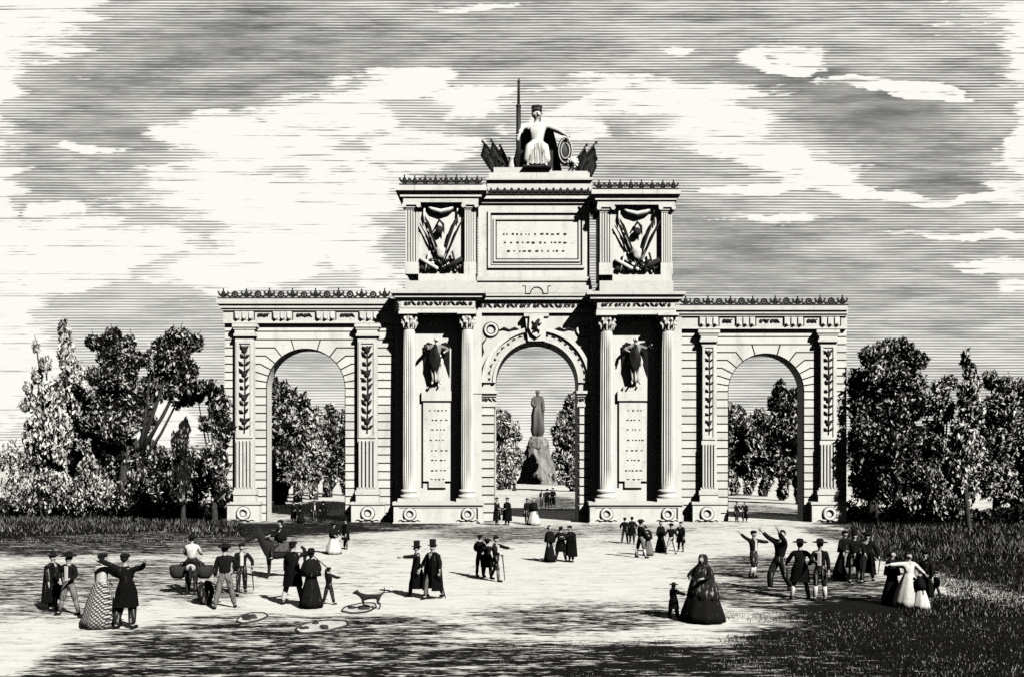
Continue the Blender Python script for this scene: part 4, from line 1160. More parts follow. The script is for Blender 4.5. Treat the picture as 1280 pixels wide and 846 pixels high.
bm = bmesh.new(); c0 = Vector(tp(715, 200, -.25)); ball(bm, c0, .09, 1, .8, 1.05, 12, 8); ball(bm, c0 + Vector((0,-.09,-.02)), .04); 
for j in range(10):
    q = 2*math.pi*j/10; ball(bm, c0 + Vector((.095*math.cos(q), .02, .095*math.sin(q))), .04, 1, 1, 1, 7, 5)
obj('lion_head', bm, S, t, True)
bm = bmesh.new(); lathe(bm, [(0,0),(.08,0),(.09,.06),(.06,.16),(.065,.24),(.09,.27),(0,.28)], 12, c=tp(639.5, 209, -.2)); obj('urn', bm, S, t, True)
bm = bmesh.new(); ball(bm, tp(628, 205, -.1), .075); tube(bm, [tp(622,207,-.12), tp(628,196,-.14), tp(634,206,-.12)], [.02,.045,.02], 6); obj('helmet', bm, 'bronze', t, True)

# hanging victory figures over the tablets
for px, lb in ((545.5, 'dark robed stone figure above the tablet of the left column pier'), (794.5, 'dark robed stone figure above the tablet of the right column pier')):
    Y = YK-.38
    zb = WZ(481, YK-.2); k = (481-421)/F*Y/1.74
    t = empty('niche_statue', (WX(px, Y), Y, zb), lb, 'statue'); t.scale = (k, k, k)
    B = Body(((30, 55, 70, -30), (25, 60, 120, 20)) if px > 700 else ((50, 45, 110, -20), (20, 60, 60, -30)), STAND, head=15)
    link('figure', B.body_mesh('figure', False), S, t)
    link('tunic', B.jacket_mesh('tunic', 1.0), 'far_stone', t)
    bm = bmesh.new(); lathe(bm, [(.13,1.10),(.18,1.0),(.22,.85),(.20,.55),(.15,.22),(.12,.10),(.05,.08)], 48, .22, 8, sy=.8); obj('robe', bm, S, t, True)
    bm = bmesh.new(); rows = []
    for r, z, sh in ((.17,1.38,-.6),(.24,1.12,-.4),(.27,.92,-.1),(.22,.62,.25),(.10,.36,.5)):
        rows.append([bm.verts.new((r*1.1*math.sin(q + sh)*(1+.1*math.sin(7*q)), -r*.95*math.cos(q + sh), z + .08*math.sin(3*q))) for q in [R(-35+80*j/14) for j in range(15)]])
    for a, b in zip(rows, rows[1:]):
        for j in range(14): bm.faces.new((a[j], a[j+1], b[j+1], b[j]))
    bmesh.ops.solidify(bm, geom=bm.faces[:], thickness=.02); obj('drape', bm, 'bronze', t, True)
    for sd in (-1, 1):
        bm = bmesh.new(); rows = []
        for i in range(6):
            a = .10 + .075*i
            rows.append([bm.verts.new((sd*a, .12+.015*j, 1.42 + .12*math.sin(i*.62) - j*(.10+.055*i)*(.62 if sd < 0 else .8) + (.03 if (i+j) % 2 else 0))) for j in range(5)])
        for a, b in zip(rows, rows[1:]):
            for j in range(4): bm.faces.new((a[j], a[j+1], b[j+1], b[j]))
        bmesh.ops.solidify(bm, geom=bm.faces[:], thickness=.04); obj('wing', bm, 'bronze', t)

# distant monument through the central arch
YM = GY(604)
t = empty('distant_monument', (WX(672, YM), YM, 0), 'grey standing statue on a rocky stepped base seen through the central arch', 'monument')
u = YM/F
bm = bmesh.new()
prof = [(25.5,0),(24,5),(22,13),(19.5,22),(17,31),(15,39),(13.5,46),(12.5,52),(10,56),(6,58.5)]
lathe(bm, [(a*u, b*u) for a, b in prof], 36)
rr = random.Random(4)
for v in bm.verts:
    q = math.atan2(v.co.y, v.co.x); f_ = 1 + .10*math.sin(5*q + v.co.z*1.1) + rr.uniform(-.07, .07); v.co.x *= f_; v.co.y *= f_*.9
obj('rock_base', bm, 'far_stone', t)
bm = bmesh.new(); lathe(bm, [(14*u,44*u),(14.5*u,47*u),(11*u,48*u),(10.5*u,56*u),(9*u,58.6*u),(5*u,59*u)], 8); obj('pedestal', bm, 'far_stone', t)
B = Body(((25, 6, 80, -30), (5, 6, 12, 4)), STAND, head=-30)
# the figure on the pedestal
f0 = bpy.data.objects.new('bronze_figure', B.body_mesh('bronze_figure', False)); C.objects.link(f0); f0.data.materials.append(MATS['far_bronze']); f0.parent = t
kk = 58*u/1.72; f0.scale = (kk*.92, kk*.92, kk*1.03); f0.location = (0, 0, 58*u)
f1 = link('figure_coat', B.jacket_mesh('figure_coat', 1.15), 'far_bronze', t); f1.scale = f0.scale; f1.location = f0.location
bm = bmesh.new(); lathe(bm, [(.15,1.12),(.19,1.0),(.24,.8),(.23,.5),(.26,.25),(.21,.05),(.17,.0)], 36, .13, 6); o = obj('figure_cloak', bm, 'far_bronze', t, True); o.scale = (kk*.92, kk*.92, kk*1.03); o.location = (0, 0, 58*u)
for x in (-17, -9, -2, 6, 13, 19):
    bm = bmesh.new(); lathe(bm, [(1.6*u,0),(2.3*u,4*u),(1.7*u,8*u),(1.0*u,9.5*u),(1.4*u,11*u),(.9*u,12.5*u),(0,12.9*u)], 10, c=(x*u, -22*u*.9 + abs(x)*.35*u, 0)); obj('base_figure', bm, 'carving', t, True)

# ================================================================== TREES AND HEDGES
def leaf_cloud(lobes, n_per, size, rng, droop=.6, shell=.55):
    """small folded leaf faces scattered through ellipsoid lobes (x,y,z,rx,ry,rz)"""
    V, Fc = [], []
    for (x, y, z, rx, ry, rz) in lobes:
        n = int(n_per * (rx*rz + .3))
        for _ in range(n):
            while True:
                d = Vector((rng.gauss(0,1), rng.gauss(0,1), rng.gauss(0,1)))
                if d.length > .01: break
            d.normalize(); r = shell + (1-shell)*rng.random()**.8 if rng.random() < .75 else rng.random()
            r *= 1 + .13*math.sin(7*d.x + x) + .10*math.sin(9*d.z + z*2 + 5*d.y)
            c = Vector((x + d.x*rx*r, y + d.y*ry*r, z + d.z*rz*r))
            if c.z < .05: continue
            ax = Vector((rng.gauss(0,.55), rng.gauss(0,.55), -droop + rng.gauss(0,.5))).normalized()
            sd = ax.cross(Vector((rng.gauss(0,1), rng.gauss(0,1), rng.gauss(0,.6)))).normalized()
            nr = ax.cross(sd)
            L = size*rng.uniform(.65, 1.4); w = L*rng.uniform(.15, .27)
            i = len(V)
            V += [c - ax*L*.5, c + sd*w + nr*w*.3, c + ax*L*.5, c - sd*w + nr*w*.3]
            Fc += [(i, i+1, i+2), (i, i+2, i+3)]
    me = bpy.data.meshes.new('crown'); me.from_pydata([tuple(v) for v in V], [], Fc); return me

TREES = []
def tree(name, label, px, py, lobes, mat, leaf=.42, dens=330, trunk=.28, depth=.75, Y=None, group=None, cat='tree', droop=.6, seed=1, stems=1, bark='bark', spread=0, shell=.55):
    """lobes in photo pixels (cx, cy, rx, ry), given their own depth and size at the tree's distance"""
    rng = random.Random(seed); Y = Y or GY(py); bx = WX(px, Y)
    t = empty(name, (bx, Y, 0), label, cat, group)
    L3 = []
    if Y < 75: leaf *= .72; dens *= 2.1
    else: leaf *= .8; dens *= 1.7
    for (cx_, cy_, rx, ry) in lobes:
        x, z = WX(cx_, Y) - bx, WZ(cy_, Y); rx_, rz_ = rx/F*Y, ry/F*Y
        dpt = max(rx_, rz_)*depth
        L3.append((x, rng.uniform(-.6, .9)*dpt + abs(x)*.1, z, rx_, dpt, rz_))
    link('crown', leaf_cloud(L3, dens, leaf, rng, droop, shell), mat, t)
    top = max(l[2] for l in L3)
    for s_ in range(stems):
        off = (s_ - (stems-1)/2)*spread
        bm = bmesh.new()
        h0 = top*.42
        tube(bm, [(off,0,-.1),(off+.05,0,.25),(off+rng.uniform(-.15,.15),.05,h0*.5),(off*.8+rng.uniform(-.2,.2),.1,h0)], [trunk*1.35, trunk, trunk*.85, trunk*.65], 9)
        for l in L3:
            c_ = Vector(l[:3])
            if s_ == min(range(stems), key=lambda q: abs((q-(stems-1)/2)*spread - c_.x)) and c_.z > h0*.7:
                a = Vector((off*.9, .05, h0*rng.uniform(.65, .98))); mid_ = (a+c_)/2 + Vector((0,0,-.12*abs(c_.x-off)))
                tube(bm, [a, mid_, c_, c_ + (c_-a)*.12], [trunk*.45, trunk*.30, trunk*.16, trunk*.05], 6)
        obj('trunk', bm, bark, t, True)
    return t

# left of the arch
tree('poplar_tree', 'pale silvery tall tree with tapering pointed top, leftmost behind the hedge', 75, 640,
     [(80,415,6,16),(82,445,9,22),(88,470,10,22),(98,500,12,26),(70,500,17,30),(48,510,14,22),(80,545,24,34),(50,555,20,34),(100,570,20,36),(62,600,26,30),(95,610,22,28),(45,470,6,10),(58,455,7,10),(42,432,4,7),(28,505,8,8),(34,485,5,7),(30,545,10,20)],
     'pale_leaf', leaf=.60, dens=250, trunk=.3, droop=1.1, seed=11, stems=2, spread=1.6)
tree('young_tree', 'thin pale sapling with sparse leaves at the far left edge', 18, 640,
     [(12,565,12,16),(22,590,14,22),(10,610,12,16),(30,612,12,20)], 'pale_leaf', leaf=.42, dens=130, trunk=.10, droop=.9, seed=12)
tree('leafy_tree', 'big dark spreading tree with two ragged heads left of the arch', 165, 644,
     [(118,428,13,9),(138,420,12,11),(135,445,20,16),(160,428,8,10),(165,450,18,16),(150,475,28,22),(118,470,12,12),(190,450,16,13),(200,432,14,12),(222,420,16,11),(240,428,12,11),(215,445,22,20),(230,465,18,18),(225,490,20,20),(195,480,22,20),(160,505,30,22),(125,500,16,14),(115,528,16,12),(150,535,26,22),(175,525,16,16),(145,565,30,24),(178,570,22,24),(125,590,22,20),(170,605,26,20),(140,618,26,16),(112,612,18,16),(190,622,20,14),(105,555,14,16)],
     'dark_leaf', leaf=.50, dens=400, trunk=.36, seed=13, stems=2, spread=1.2)
tree('leafy_tree', 'dark tree with a drooping branch against the left edge of the arch', 268, 654,
     [(262,485,17,10),(244,492,12,10),(272,505,14,20),(275,535,12,22),(258,530,10,10),(272,580,15,30),(255,585,14,24),(275,615,12,18)], 'dark_leaf', leaf=.48, dens=360, trunk=.2, seed=14)
tree('cypress_tree', 'slim dark pointed cypress between the spreading tree and the arch', 228, 653,
     [(228,536,6,12),(228,555,10,18),(227,580,13,22),(228,605,15,22)], 'hedge_leaf', leaf=.42, dens=420, trunk=.16, seed=15, droop=1.6)
tree('bushy_tree', 'low dark bush filling the gap left of the cypress', 205, 652, [(200,590,18,24),(205,612,20,18),(245,612,14,18)], 'dark_leaf', leaf=.42, dens=320, trunk=.12, seed=16)
tree('shrub', 'pale feathery shrub under the silvery tall tree at far left', 52, 648, [(30,625,18,18),(52,618,18,22),(75,622,18,20),(60,600,16,16)], 'mid_leaf', leaf=.40, dens=260, trunk=.06, droop=1.2, seed=17)
tree('shrub', 'half-pale shrub between the silvery tree and the dark spreading tree', 112, 648, [(100,618,16,24),(122,615,16,24),(112,590,14,20),(140,625,14,16)], 'mid_leaf', leaf=.40, dens=300, trunk=.06, droop=1.2, seed=18)
tree('shrub', 'broad dark shrub at the foot of the dark spreading tree', 170, 649, [(155,622,16,20),(178,618,18,22),(198,622,14,20),(175,600,16,16)], 'dark_leaf', leaf=.40, dens=320, trunk=.06, droop=1.2, seed=19)
# right of the arch
tree('leafy_tree', 'big dark rounded tree touching the right edge of the arch', 1105, 652,
     [(1090,445,18,14),(1112,440,20,16),(1130,435,14,12),(1148,450,14,12),(1105,470,34,20),(1145,478,18,16),(1080,480,18,20),(1085,510,26,26),(1120,510,32,26),(1150,505,16,18),(1075,550,20,30),(1105,555,34,30),(1140,550,24,26),(1080,600,22,28),(1115,605,32,26),(1145,600,20,24),(1165,560,10,22)],
     'dark_leaf', leaf=.46, dens=400, trunk=.36, seed=21, stems=2, spread=1.6)
tree('shrub', 'mixed pale shrub below the gap between the two dark right-hand trees', 1165, 654, [(1150,628,16,18),(1172,622,16,22),(1192,628,14,18),(1170,600,12,16)], 'mid_leaf', leaf=.40, dens=300, trunk=.06, droop=1.2, seed=26)
tree('poplar_tree', 'slender pale tree with a wispy top among the dark right-hand trees', 1210, 661,
     [(1211,448,4,12),(1212,468,8,12),(1206,490,11,16),(1222,480,7,12),(1212,515,15,22),(1200,545,14,24),(1218,560,16,26),(1196,590,14,24),(1215,605,16,24),(1180,560,10,18)], 'pale_leaf', leaf=.50, dens=260, trunk=.16, droop=.9, seed=22)
tree('leafy_tree', 'leafy tree with a knobbly top at the right edge of the view', 1256, 654,
     [(1243,475,10,12),(1262,482,13,14),(1282,488,14,16),(1250,510,22,22),(1280,525,22,26),(1240,545,20,24),(1268,565,28,28),(1295,560,20,40),(1245,600,24,28),(1280,610,26,28)], 'mid_leaf', leaf=.46, dens=330, trunk=.3, seed=23, stems=2, spread=1.2)
tree('bushy_tree', 'medium dark tree between the rounded tree and the slender pale one', 1180, 650,
     [(1178,485,11,12),(1190,478,10,10),(1178,510,14,18),(1172,540,14,18),(1178,600,18,26),(1165,618,16,18)], 'mid_leaf', leaf=.44, dens=340, trunk=.18, seed=24)
tree('leafy_tree', 'dark tree rising past the right edge of the view', 1330, 655, [(1320,480,24,20),(1340,520,30,30),(1320,570,30,36),(1345,600,30,30)], 'dark_leaf', leaf=.48, dens=300, trunk=.3, seed=25)

# avenue trees seen through the openings
GT = 'avenue trees beyond the arch'
def avenue(px, py, w, top, label, seed, mat='mid_leaf', low=.84, dens=190, leaf=.62):
    rng = random.Random(seed); h = py - top; lobes = []
    n = 9
    for k in range(n):
        f_ = k/(n-1); hw = w*(.35 + .65*math.sin(math.pi*min(1, .18+.75*f_)))
        cy_ = top + h*.06 + h*low*f_
        lobes.append((px + rng.uniform(-.55, .55)*hw, cy_, hw*rng.uniform(.45, .75), h*.085*rng.uniform(.8, 1.25)))
        lobes.append((px + rng.uniform(-.6, .6)*hw, cy_+h*.03, hw*rng.uniform(.4, .6), h*.075))
    tree('avenue_tree', label, px, py, lobes, mat, leaf=leaf, dens=dens, trunk=.26, seed=seed, group=GT, depth=.6)
avenue(352, 630, 26, 474, 'tallest dark avenue tree filling the left side of the left arch', 31, 'dark_leaf')
avenue(374, 627, 20, 488, 'second avenue tree from the left under the left arch', 32)
avenue(394, 624, 17, 512, 'third avenue tree from the left under the left arch', 33)
avenue(412, 621, 17, 510, 'fourth avenue tree from the left under the left arch', 34, 'dark_leaf')
avenue(432, 619, 18, 514, 'avenue tree half hidden by the right jamb of the left arch', 35, 'dark_leaf')
avenue(330, 632, 24, 480, 'avenue tree half hidden by the left jamb of the left arch', 36, 'dark_leaf')
avenue(916, 619, 22, 504, 'avenue tree against the left jamb of the right arch', 41)
avenue(936, 618, 18, 520, 'pale avenue tree, second from left under the right arch', 42, 'pale_leaf')
avenue(956, 620, 18, 512, 'mid-height avenue tree in the middle of the right arch', 43)
avenue(977, 625, 20, 480, 'tall dark avenue tree right of the middle of the right arch', 44, 'dark_leaf')
avenue(998, 630, 24, 486, 'dark avenue tree against the right jamb of the right arch', 45, 'dark_leaf')
avenue(626, 612, 20, 512, 'leafy tree left of the distant monument, against the arch jamb', 51, 'pale_leaf', .84, 230, .75)
avenue(642, 606, 12, 530, 'smaller pale tree just left of the distant monument', 52, 'pale_leaf', .84, 200, .7)
avenue(702, 606, 13, 515, 'smaller tree just right of the distant monument', 53, 'pale_leaf', .84, 220, .75)
avenue(716, 614, 20, 490, 'tall leafy tree right of the distant monument, against the arch jamb', 54, 'mid_leaf', .84, 230, .75)

def hedge(label, pts, hmin, hmax, seed, mat='hedge_leaf'):
    rng = random.Random(seed); lobes = []
    for (x0, y0), (x1, y1) in zip(pts, pts[1:]):
        n = int(abs(WX(x1, GY(y1)) - WX(x0, GY(y0)))/.7) + 1
        for k in range(n):
            t_ = k/n; py = y0 + (y1-y0)*t_; Y = GY(py); h = rng.uniform(hmin, hmax)
            lobes.append((WX(x0 + (x1-x0)*t_, Y), Y, h*.45, .7, .6, h*.55))
    base = Vector((lobes[0][0], lobes[0][1], 0))
    t = empty('hedge', base, label, 'hedge')
    link('foliage', leaf_cloud([(a-base.x, b-base.y, c_, d, e_, f_) for a, b, c_, d, e_, f_ in lobes], 420, .30, rng, .3), mat, t)
    bm = bmesh.new()
    for l in lobes[::3]: tube(bm, [(l[0]-base.x, l[1]-base.y, -.05), (l[0]-base.x+.1, l[1]-base.y, l[5]*1.2)], [.05, .02], 5)
    obj('stems', bm, 'bark', t)
hedge('low dark hedge under the trees along the left of the arch', [(-60,645),(60,646),(170,648),(292,648)], 1.1, 1.7, 61)
hedge('low dark hedge under the trees along the right of the arch', [(1062,650),(1160,653),(1290,656),(1400,656)], .9, 1.5, 62)

# far wood: one mass closing the view low over the ground
rng = random.Random(70); lob = []
for k in range(150):
    a = R(-50 + 100*k/149); d = 300 + rng.uniform(-12, 25); h = rng.uniform(5, 10)
    lob.append((d*math.sin(a), d*math.cos(a), h*.45, 4.5, 3, h*.55))
me = leaf_cloud(lob, 6, 2.0, rng, .3); w = link('far_wood', me, 'far_leaf'); tag(w, 'pale far wood along the horizon', 'wood', None, 'stuff')

# ================================================================== GROUND
def disc(n, pos, cx_, cy_, rx, ry, warp, wamt):
    """soft mask around an ellipse on the ground, ragged edge"""
    sx = n.node('ShaderNodeSeparateXYZ'); n.nt.links.new(pos, sx.inputs[0])
    dx = n.m('DIVIDE', n.m('SUBTRACT', sx.outputs[0], cx_), rx); dy = n.m('DIVIDE', n.m('SUBTRACT', sx.outputs[1], cy_), ry)
    d = n.m('SQRT', n.m('ADD', n.m('MULTIPLY', dx, dx), n.m('MULTIPLY', dy, dy)))
    d = n.m('ADD', d, n.m('MULTIPLY', n.m('SUBTRACT', warp, .5), wamt))
    return n.m('SUBTRACT', 1.0, n.smooth(d, .55, 1.15))
def gell(px0, py0, px1, py1):
    """ground ellipse covering a photo rectangle"""
    ya, yb = GY(py1), GY(py0); yc = (ya+yb)/2; xm = (px0+px1)/2
    return (WX(xm, yc), yc, (px1-px0)/2/F*yc, (yb-ya)/2)
def ground_material():
    m, nt, out = newmat('sandy_ground'); n = N(nt)
    b = n.node('ShaderNodeBsdfPrincipled'); b.inputs['Roughness'].default_value = .95; b.inputs['Specular IOR Level'].default_value = .05
    pos = n.node('ShaderNodeNewGeometry').outputs['Position']
    warp = n.noise(n.scalev(pos, (.12, .35, 1)), 1.0, 5, .65)
    # amount of turf / trodden earth and shade painted at right foreground, 0 = clean sand
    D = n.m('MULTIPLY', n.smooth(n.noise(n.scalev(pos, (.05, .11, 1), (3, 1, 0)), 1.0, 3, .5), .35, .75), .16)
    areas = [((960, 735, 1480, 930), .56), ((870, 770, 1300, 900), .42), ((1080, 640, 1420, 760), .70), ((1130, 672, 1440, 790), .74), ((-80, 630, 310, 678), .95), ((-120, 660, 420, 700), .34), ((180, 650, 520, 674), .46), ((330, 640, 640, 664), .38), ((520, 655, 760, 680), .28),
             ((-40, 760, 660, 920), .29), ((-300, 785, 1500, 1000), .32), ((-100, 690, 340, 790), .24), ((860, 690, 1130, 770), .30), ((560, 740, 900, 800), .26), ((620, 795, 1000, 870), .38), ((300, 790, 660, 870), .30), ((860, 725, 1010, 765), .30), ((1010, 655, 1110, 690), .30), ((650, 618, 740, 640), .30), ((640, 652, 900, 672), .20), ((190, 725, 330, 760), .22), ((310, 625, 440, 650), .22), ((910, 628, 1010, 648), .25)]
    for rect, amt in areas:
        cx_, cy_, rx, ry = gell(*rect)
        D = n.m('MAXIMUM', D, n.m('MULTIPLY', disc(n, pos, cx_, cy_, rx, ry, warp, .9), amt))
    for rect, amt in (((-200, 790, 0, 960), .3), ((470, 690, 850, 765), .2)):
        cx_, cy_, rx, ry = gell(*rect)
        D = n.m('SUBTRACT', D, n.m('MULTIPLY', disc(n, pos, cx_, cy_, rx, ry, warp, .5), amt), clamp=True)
    # long streaks of turf, soil and painted shade, finer marks nearby
    s1 = n.noise(n.scalev(pos, (.45, 2.2, 1)), 1.0, 6, .68)
    s2 = n.noise(n.scalev(pos, (1.6, 9, 1), (4, 2, 0)), 1.0, 4, .6)
    s3 = n.noise(n.scalev(pos, (3.5, 26, 1), (7, 1, 0)), 1.0, 3, .6)
    st = n.m('ADD', n.m('ADD', n.m('MULTIPLY', s1, .34), n.m('MULTIPLY', s2, .36)), n.m('MULTIPLY', s3, .30))
    st = n.m('MULTIPLY', n.m('SUBTRACT', st, .36), 3.3)
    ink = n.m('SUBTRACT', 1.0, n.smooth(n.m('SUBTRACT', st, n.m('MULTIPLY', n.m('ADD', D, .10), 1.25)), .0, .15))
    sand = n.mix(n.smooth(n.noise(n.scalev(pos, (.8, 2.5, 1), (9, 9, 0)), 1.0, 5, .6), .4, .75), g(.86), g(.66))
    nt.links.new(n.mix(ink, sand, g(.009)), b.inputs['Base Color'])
    bp = n.node('ShaderNodeBump'); bp.inputs['Strength'].default_value = .15; bp.inputs['Distance'].default_value = .05
    nt.links.new(s2, bp.inputs['Height']); nt.links.new(bp.outputs[0], b.inputs['Normal'])
    nt.links.new(b.outputs[0], out.inputs[0])
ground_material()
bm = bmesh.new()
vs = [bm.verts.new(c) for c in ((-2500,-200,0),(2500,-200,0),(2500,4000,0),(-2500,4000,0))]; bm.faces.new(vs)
gr = obj('ground', bm, 'sandy_ground'); gr['kind'] = 'structure'; gr['label'] = 'sandy esplanade with dark turf and painted shade patches'

# grass blades over the thick turf and the painted shade
rng = random.Random(5); V, Fc = [], []
def blades(px0, py0, px1, py1, n, hmin, hmax, edge=None):
    for _ in range(n):
        px, py = rng.uniform(px0, px1), rng.uniform(py0, py1)
        if edge and not edge(px, py): continue
        Y = GY(py); x = WX(px, Y)
        for _k in range(4):
            bx, by = x + rng.gauss(0, .10), Y + rng.gauss(0, .10); h = rng.uniform(hmin, hmax); a = rng.uniform(0, 6.28); w = h*.09+.004
            dx, dy = rng.gauss(0, .28)*h, rng.gauss(0, .2)*h
            i = len(V); V.extend([(bx-w*math.cos(a), by-w*math.sin(a), 0), (bx+w*math.cos(a), by+w*math.sin(a), 0), (bx+dx*.5, by+dy*.5, h*.6), (bx+dx, by+dy, h)])
            Fc.extend([(i, i+1, i+2), (i+2, i+1, i+3)])
blades(-40, 640, 300, 664, 5200, .15, .4)
blades(1060, 655, 1330, 700, 4200, .15, .35)
blades(1130, 690, 1330, 770, 3600, .06, .16, lambda x, y: x > 1120 + (770-y)*.2 + 60*math.sin(y*.13) and True)
blades(900, 765, 1290, 850, 4200, .03, .08, lambda x, y: x + (y-765)*1.2 > 980 + 80*math.sin(y*.21) )
blades(-40, 660, 320, 678, 900, .08, .2)
blades(620, 800, 1000, 850, 900, .02, .06, lambda x, y: math.sin(y*.35 + x*.02) > 0)
me = bpy.data.meshes.new('grass'); me.from_pydata(V, [], Fc); gs = link('grass', me, 'grass_blade'); tag(gs, 'dark rough grass growing along the hedges and the right foreground', 'grass', None, 'stuff')

# ================================================================== SKY
SUN_H = Vector((-.61, .79)).normalized(); EL = R(39)
w = bpy.data.worlds.new('World'); scene.world = w; w.use_nodes = True
nt = w.node_tree; nt.nodes.clear(); n = N(nt)
out = nt.nodes.new('ShaderNodeOutputWorld'); bg = nt.nodes.new('ShaderNodeBackground'); nt.links.new(bg.outputs[0], out.inputs[0])
sky = n.node('ShaderNodeTexSky', sky_type='NISHITA'); sky.sun_disc = False; sky.sun_elevation = EL
sky.sun_rotation = math.atan2(-SUN_H.x, -SUN_H.y)
bw = n.node('ShaderNodeRGBToBW'); nt.links.new(sky.outputs[0], bw.inputs[0])
clear = n.m('MULTIPLY', bw.outputs[0], .05)
dirv = n.node('ShaderNodeTexCoord').outputs['Generated']
sx = n.node('ShaderNodeSeparateXYZ'); nt.links.new(dirv, sx.inputs[0])
yy = n.m('MAXIMUM', sx.outputs[1], .12)
U = n.m('DIVIDE', sx.outputs[0], yy); Vv = n.m('DIVIDE', sx.outputs[2], yy)      # a flat sky plane to the north: bearing and height
pu = n.m('ADD', n.m('MULTIPLY', U, F), 640.0); pv_ = n.m('SUBTRACT', HOR, n.m('MULTIPLY', Vv, F))
uv = n.comb(U, Vv, 0.0)
w1 = n.noise(n.scalev(uv, (7, 12, 1), (1, 2, 0)), 1.0, 4, .6); w2 = n.noise(n.scalev(uv, (9, 16, 1), (8, 3, 0)), 1.0, 4, .6)
pw = n.m('ADD', pu, n.m('MULTIPLY', n.m('SUBTRACT', w1, .5), 210.0)); qw = n.m('ADD', pv_, n.m('MULTIPLY', n.m('SUBTRACT', w2, .5), 50.0))
nz = n.noise(n.scalev(uv, (5, 22, 1)), 1.0, 6, .66)
nz2 = n.noise(n.scalev(uv, (9, 60, 1), (5, 3, 0)), 1.0, 5, .65)
wob = n.m('ADD', n.m('MULTIPLY', n.m('SUBTRACT', nz, .5), 3.2), n.m('MULTIPLY', n.m('SUBTRACT', nz2, .5), 3.4))
def blob(cx_, cy_, rx, ry):
    dx = n.m('MULTIPLY', n.m('SUBTRACT', pw, float(cx_)), 1.0/rx); dy = n.m('MULTIPLY', n.m('SUBTRACT', qw, float(cy_)), 1.0/ry)
    d = n.m('SQRT', n.m('ADD', n.m('MULTIPLY', dx, dx), n.m('MULTIPLY', dy, dy)))
    return n.m('SUBTRACT', 1.0, d)          # 1 in the middle, 0 on the rim
clouds = [(265,165,95,24),(330,190,130,40),(430,150,130,34),(510,110,70,20),(590,125,70,22),(520,185,90,30),(290,240,150,40),(400,250,110,40),(130,300,150,34),(360,300,130,50),(60,335,130,34),(300,335,180,34),(450,330,60,40),(110,182,42,9),(75,264,34,8),
          (690,150,60,26),(760,118,90,24),(840,125,120,32),(900,160,110,38),(980,195,80,22),(1020,222,90,18),(1090,243,90,9),(992,70,46,18),(850,66,42,9),(1090,104,80,8),(1150,118,40,13),(930,235,56,9),(960,271,70,7),(1190,248,120,8),(1225,296,100,6),(1250,330,70,9),
          (-10,-10,165,105),(-30,90,75,120),(-20,330,60,150),(-10,450,90,130),(1310,-40,150,95),(1320,70,80,80),(1320,170,60,90),(590,8,40,5),(200,520,70,40),(1295,270,60,10),(1300,360,60,14)]
Cl = None
for b_ in clouds:
    v_ = blob(*b_); Cl = v_ if Cl is None else n.m('MAXIMUM', Cl, v_)
Cl = n.smooth(n.m('ADD', Cl, n.m('MULTIPLY', wob, .62)), -.02, .36)
strk = n.noise(n.scalev(uv, (6, 130, 1), (3, 9, 0)), 1.0, 5, .7)
Cl = n.m('MULTIPLY', Cl, n.m('SUBTRACT', 1.0, n.m('MULTIPLY', n.smooth(strk, .50, .64), .80)))
darks = [(300,70,300,80,.20),(130,150,110,70,.22),(560,40,200,40,.10),(1090,150,130,50,.34),(1000,100,220,50,.18),(920,320,240,80,.24),(1180,220,110,60,.22),(1180,380,140,60,.2),(690,440,80,40,.15),(380,460,80,40,.12),(960,470,80,40,.12)]
Dk = n.m('ADD', n.m('ADD', .60, n.m('MULTIPLY', n.m('SUBTRACT', nz, .5), .75)), n.m('MULTIPLY', n.m('SUBTRACT', nz2, .5), .45))
for cx_, cy_, rx, ry, a in darks:
    Dk = n.m('ADD', Dk, n.m('MULTIPLY', n.m('MAXIMUM', blob(cx_, cy_, rx, ry), 0.0), a))
for cx_, cy_, rx, ry, a in ((600,600,700,150,.16),(660,540,60,60,.22)):
    Dk = n.m('SUBTRACT', Dk, n.m('MULTIPLY', n.m('MAXIMUM', blob(cx_, cy_, rx, ry), 0.0), a))
cover = n.m('MULTIPLY', Dk, n.m('SUBTRACT', 1.0, Cl))            # how much of the bright veil is ruled with dark streaks
jit = n.noise(n.scalev(uv, (7, 24, 1), (2, 7, 0)), 1.0, 2, .5)
ph = n.m('ADD', n.m('MULTIPLY', pv_, 1/3.45), n.m('MULTIPLY', jit, .8))
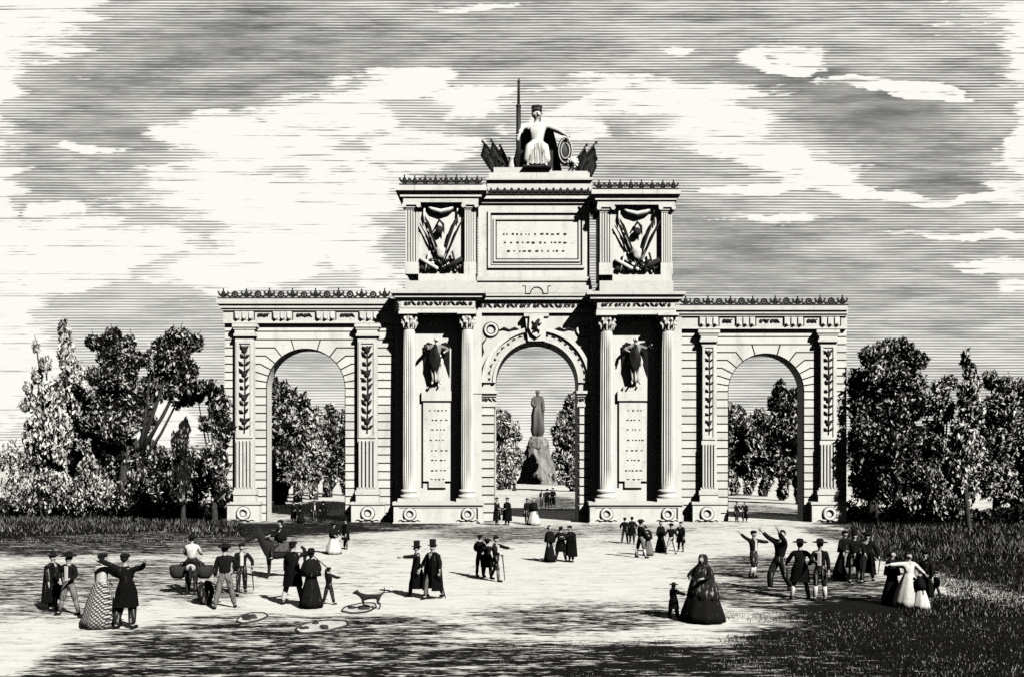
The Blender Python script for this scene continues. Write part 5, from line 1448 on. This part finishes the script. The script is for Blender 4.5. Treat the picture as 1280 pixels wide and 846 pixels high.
line = n.m('ADD', .5, n.m('MULTIPLY', n.m('SINE', n.m('MULTIPLY', ph, 2*math.pi)), .5))
grain = n.noise(n.scalev(uv, (16, 330, 1)), 1.0, 3, .75)
line = n.m('ADD', n.m('MULTIPLY', line, .50), n.m('MULTIPLY', grain, .50))
inkf = n.m('MULTIPLY', n.smooth(n.m('SUBTRACT', cover, line), -.2, .2), n.m('ADD', .70, n.m('MULTIPLY', n.smooth(nz2, .3, .75), .30)))
front = n.smooth(sx.outputs[1], .58, .78)                       # bright clouds stand to the north; unseen sky overhead and south is dimmed to blacken shadows
veil = n.mix(inkf, g(.90), n.comb(clear, clear, n.m('MULTIPLY', clear, .95)))
low = n.smooth(sx.outputs[2], -.04, 0.0)
deep = n.m('MULTIPLY', clear, .06)
skyc = n.mix(n.m('MULTIPLY', front, low), n.comb(deep, deep, deep), veil)
nt.links.new(skyc, bg.inputs['Color']); bg.inputs['Strength'].default_value = 1.0

# ================================================================== SUN, CAMERA, RENDER
d = Vector((SUN_H.x*math.cos(EL), SUN_H.y*math.cos(EL), -math.sin(EL)))
sl = bpy.data.lights.new('sun', 'SUN'); sl.energy = 5.0; sl.angle = R(.5); sl.color = (1, .985, .95)
so = bpy.data.objects.new('sun', sl); C.objects.link(so); so.rotation_euler = d.to_track_quat('-Z', 'Y').to_euler(); so.location = (40, -40, 60)
cam = bpy.data.cameras.new('camera'); co = bpy.data.objects.new('camera', cam); C.objects.link(co)
co.location = (0, 0, CAMH); co.rotation_euler = (R(90), 0, 0)
cam.sensor_width = 36; cam.lens = F/1280*36; cam.shift_y = (HOR-423)/1280; cam.clip_start = .1; cam.clip_end = 9000
scene.camera = co
scene.view_settings.view_transform = 'Standard'; scene.view_settings.look = 'None'; scene.view_settings.gamma = 1; scene.view_settings.exposure = .12
scene.view_settings.use_curve_mapping = False
cy = scene.cycles
cy.max_bounces = 2; cy.diffuse_bounces = 0; cy.glossy_bounces = 1; cy.use_denoising = False; cy.caustics_reflective = False
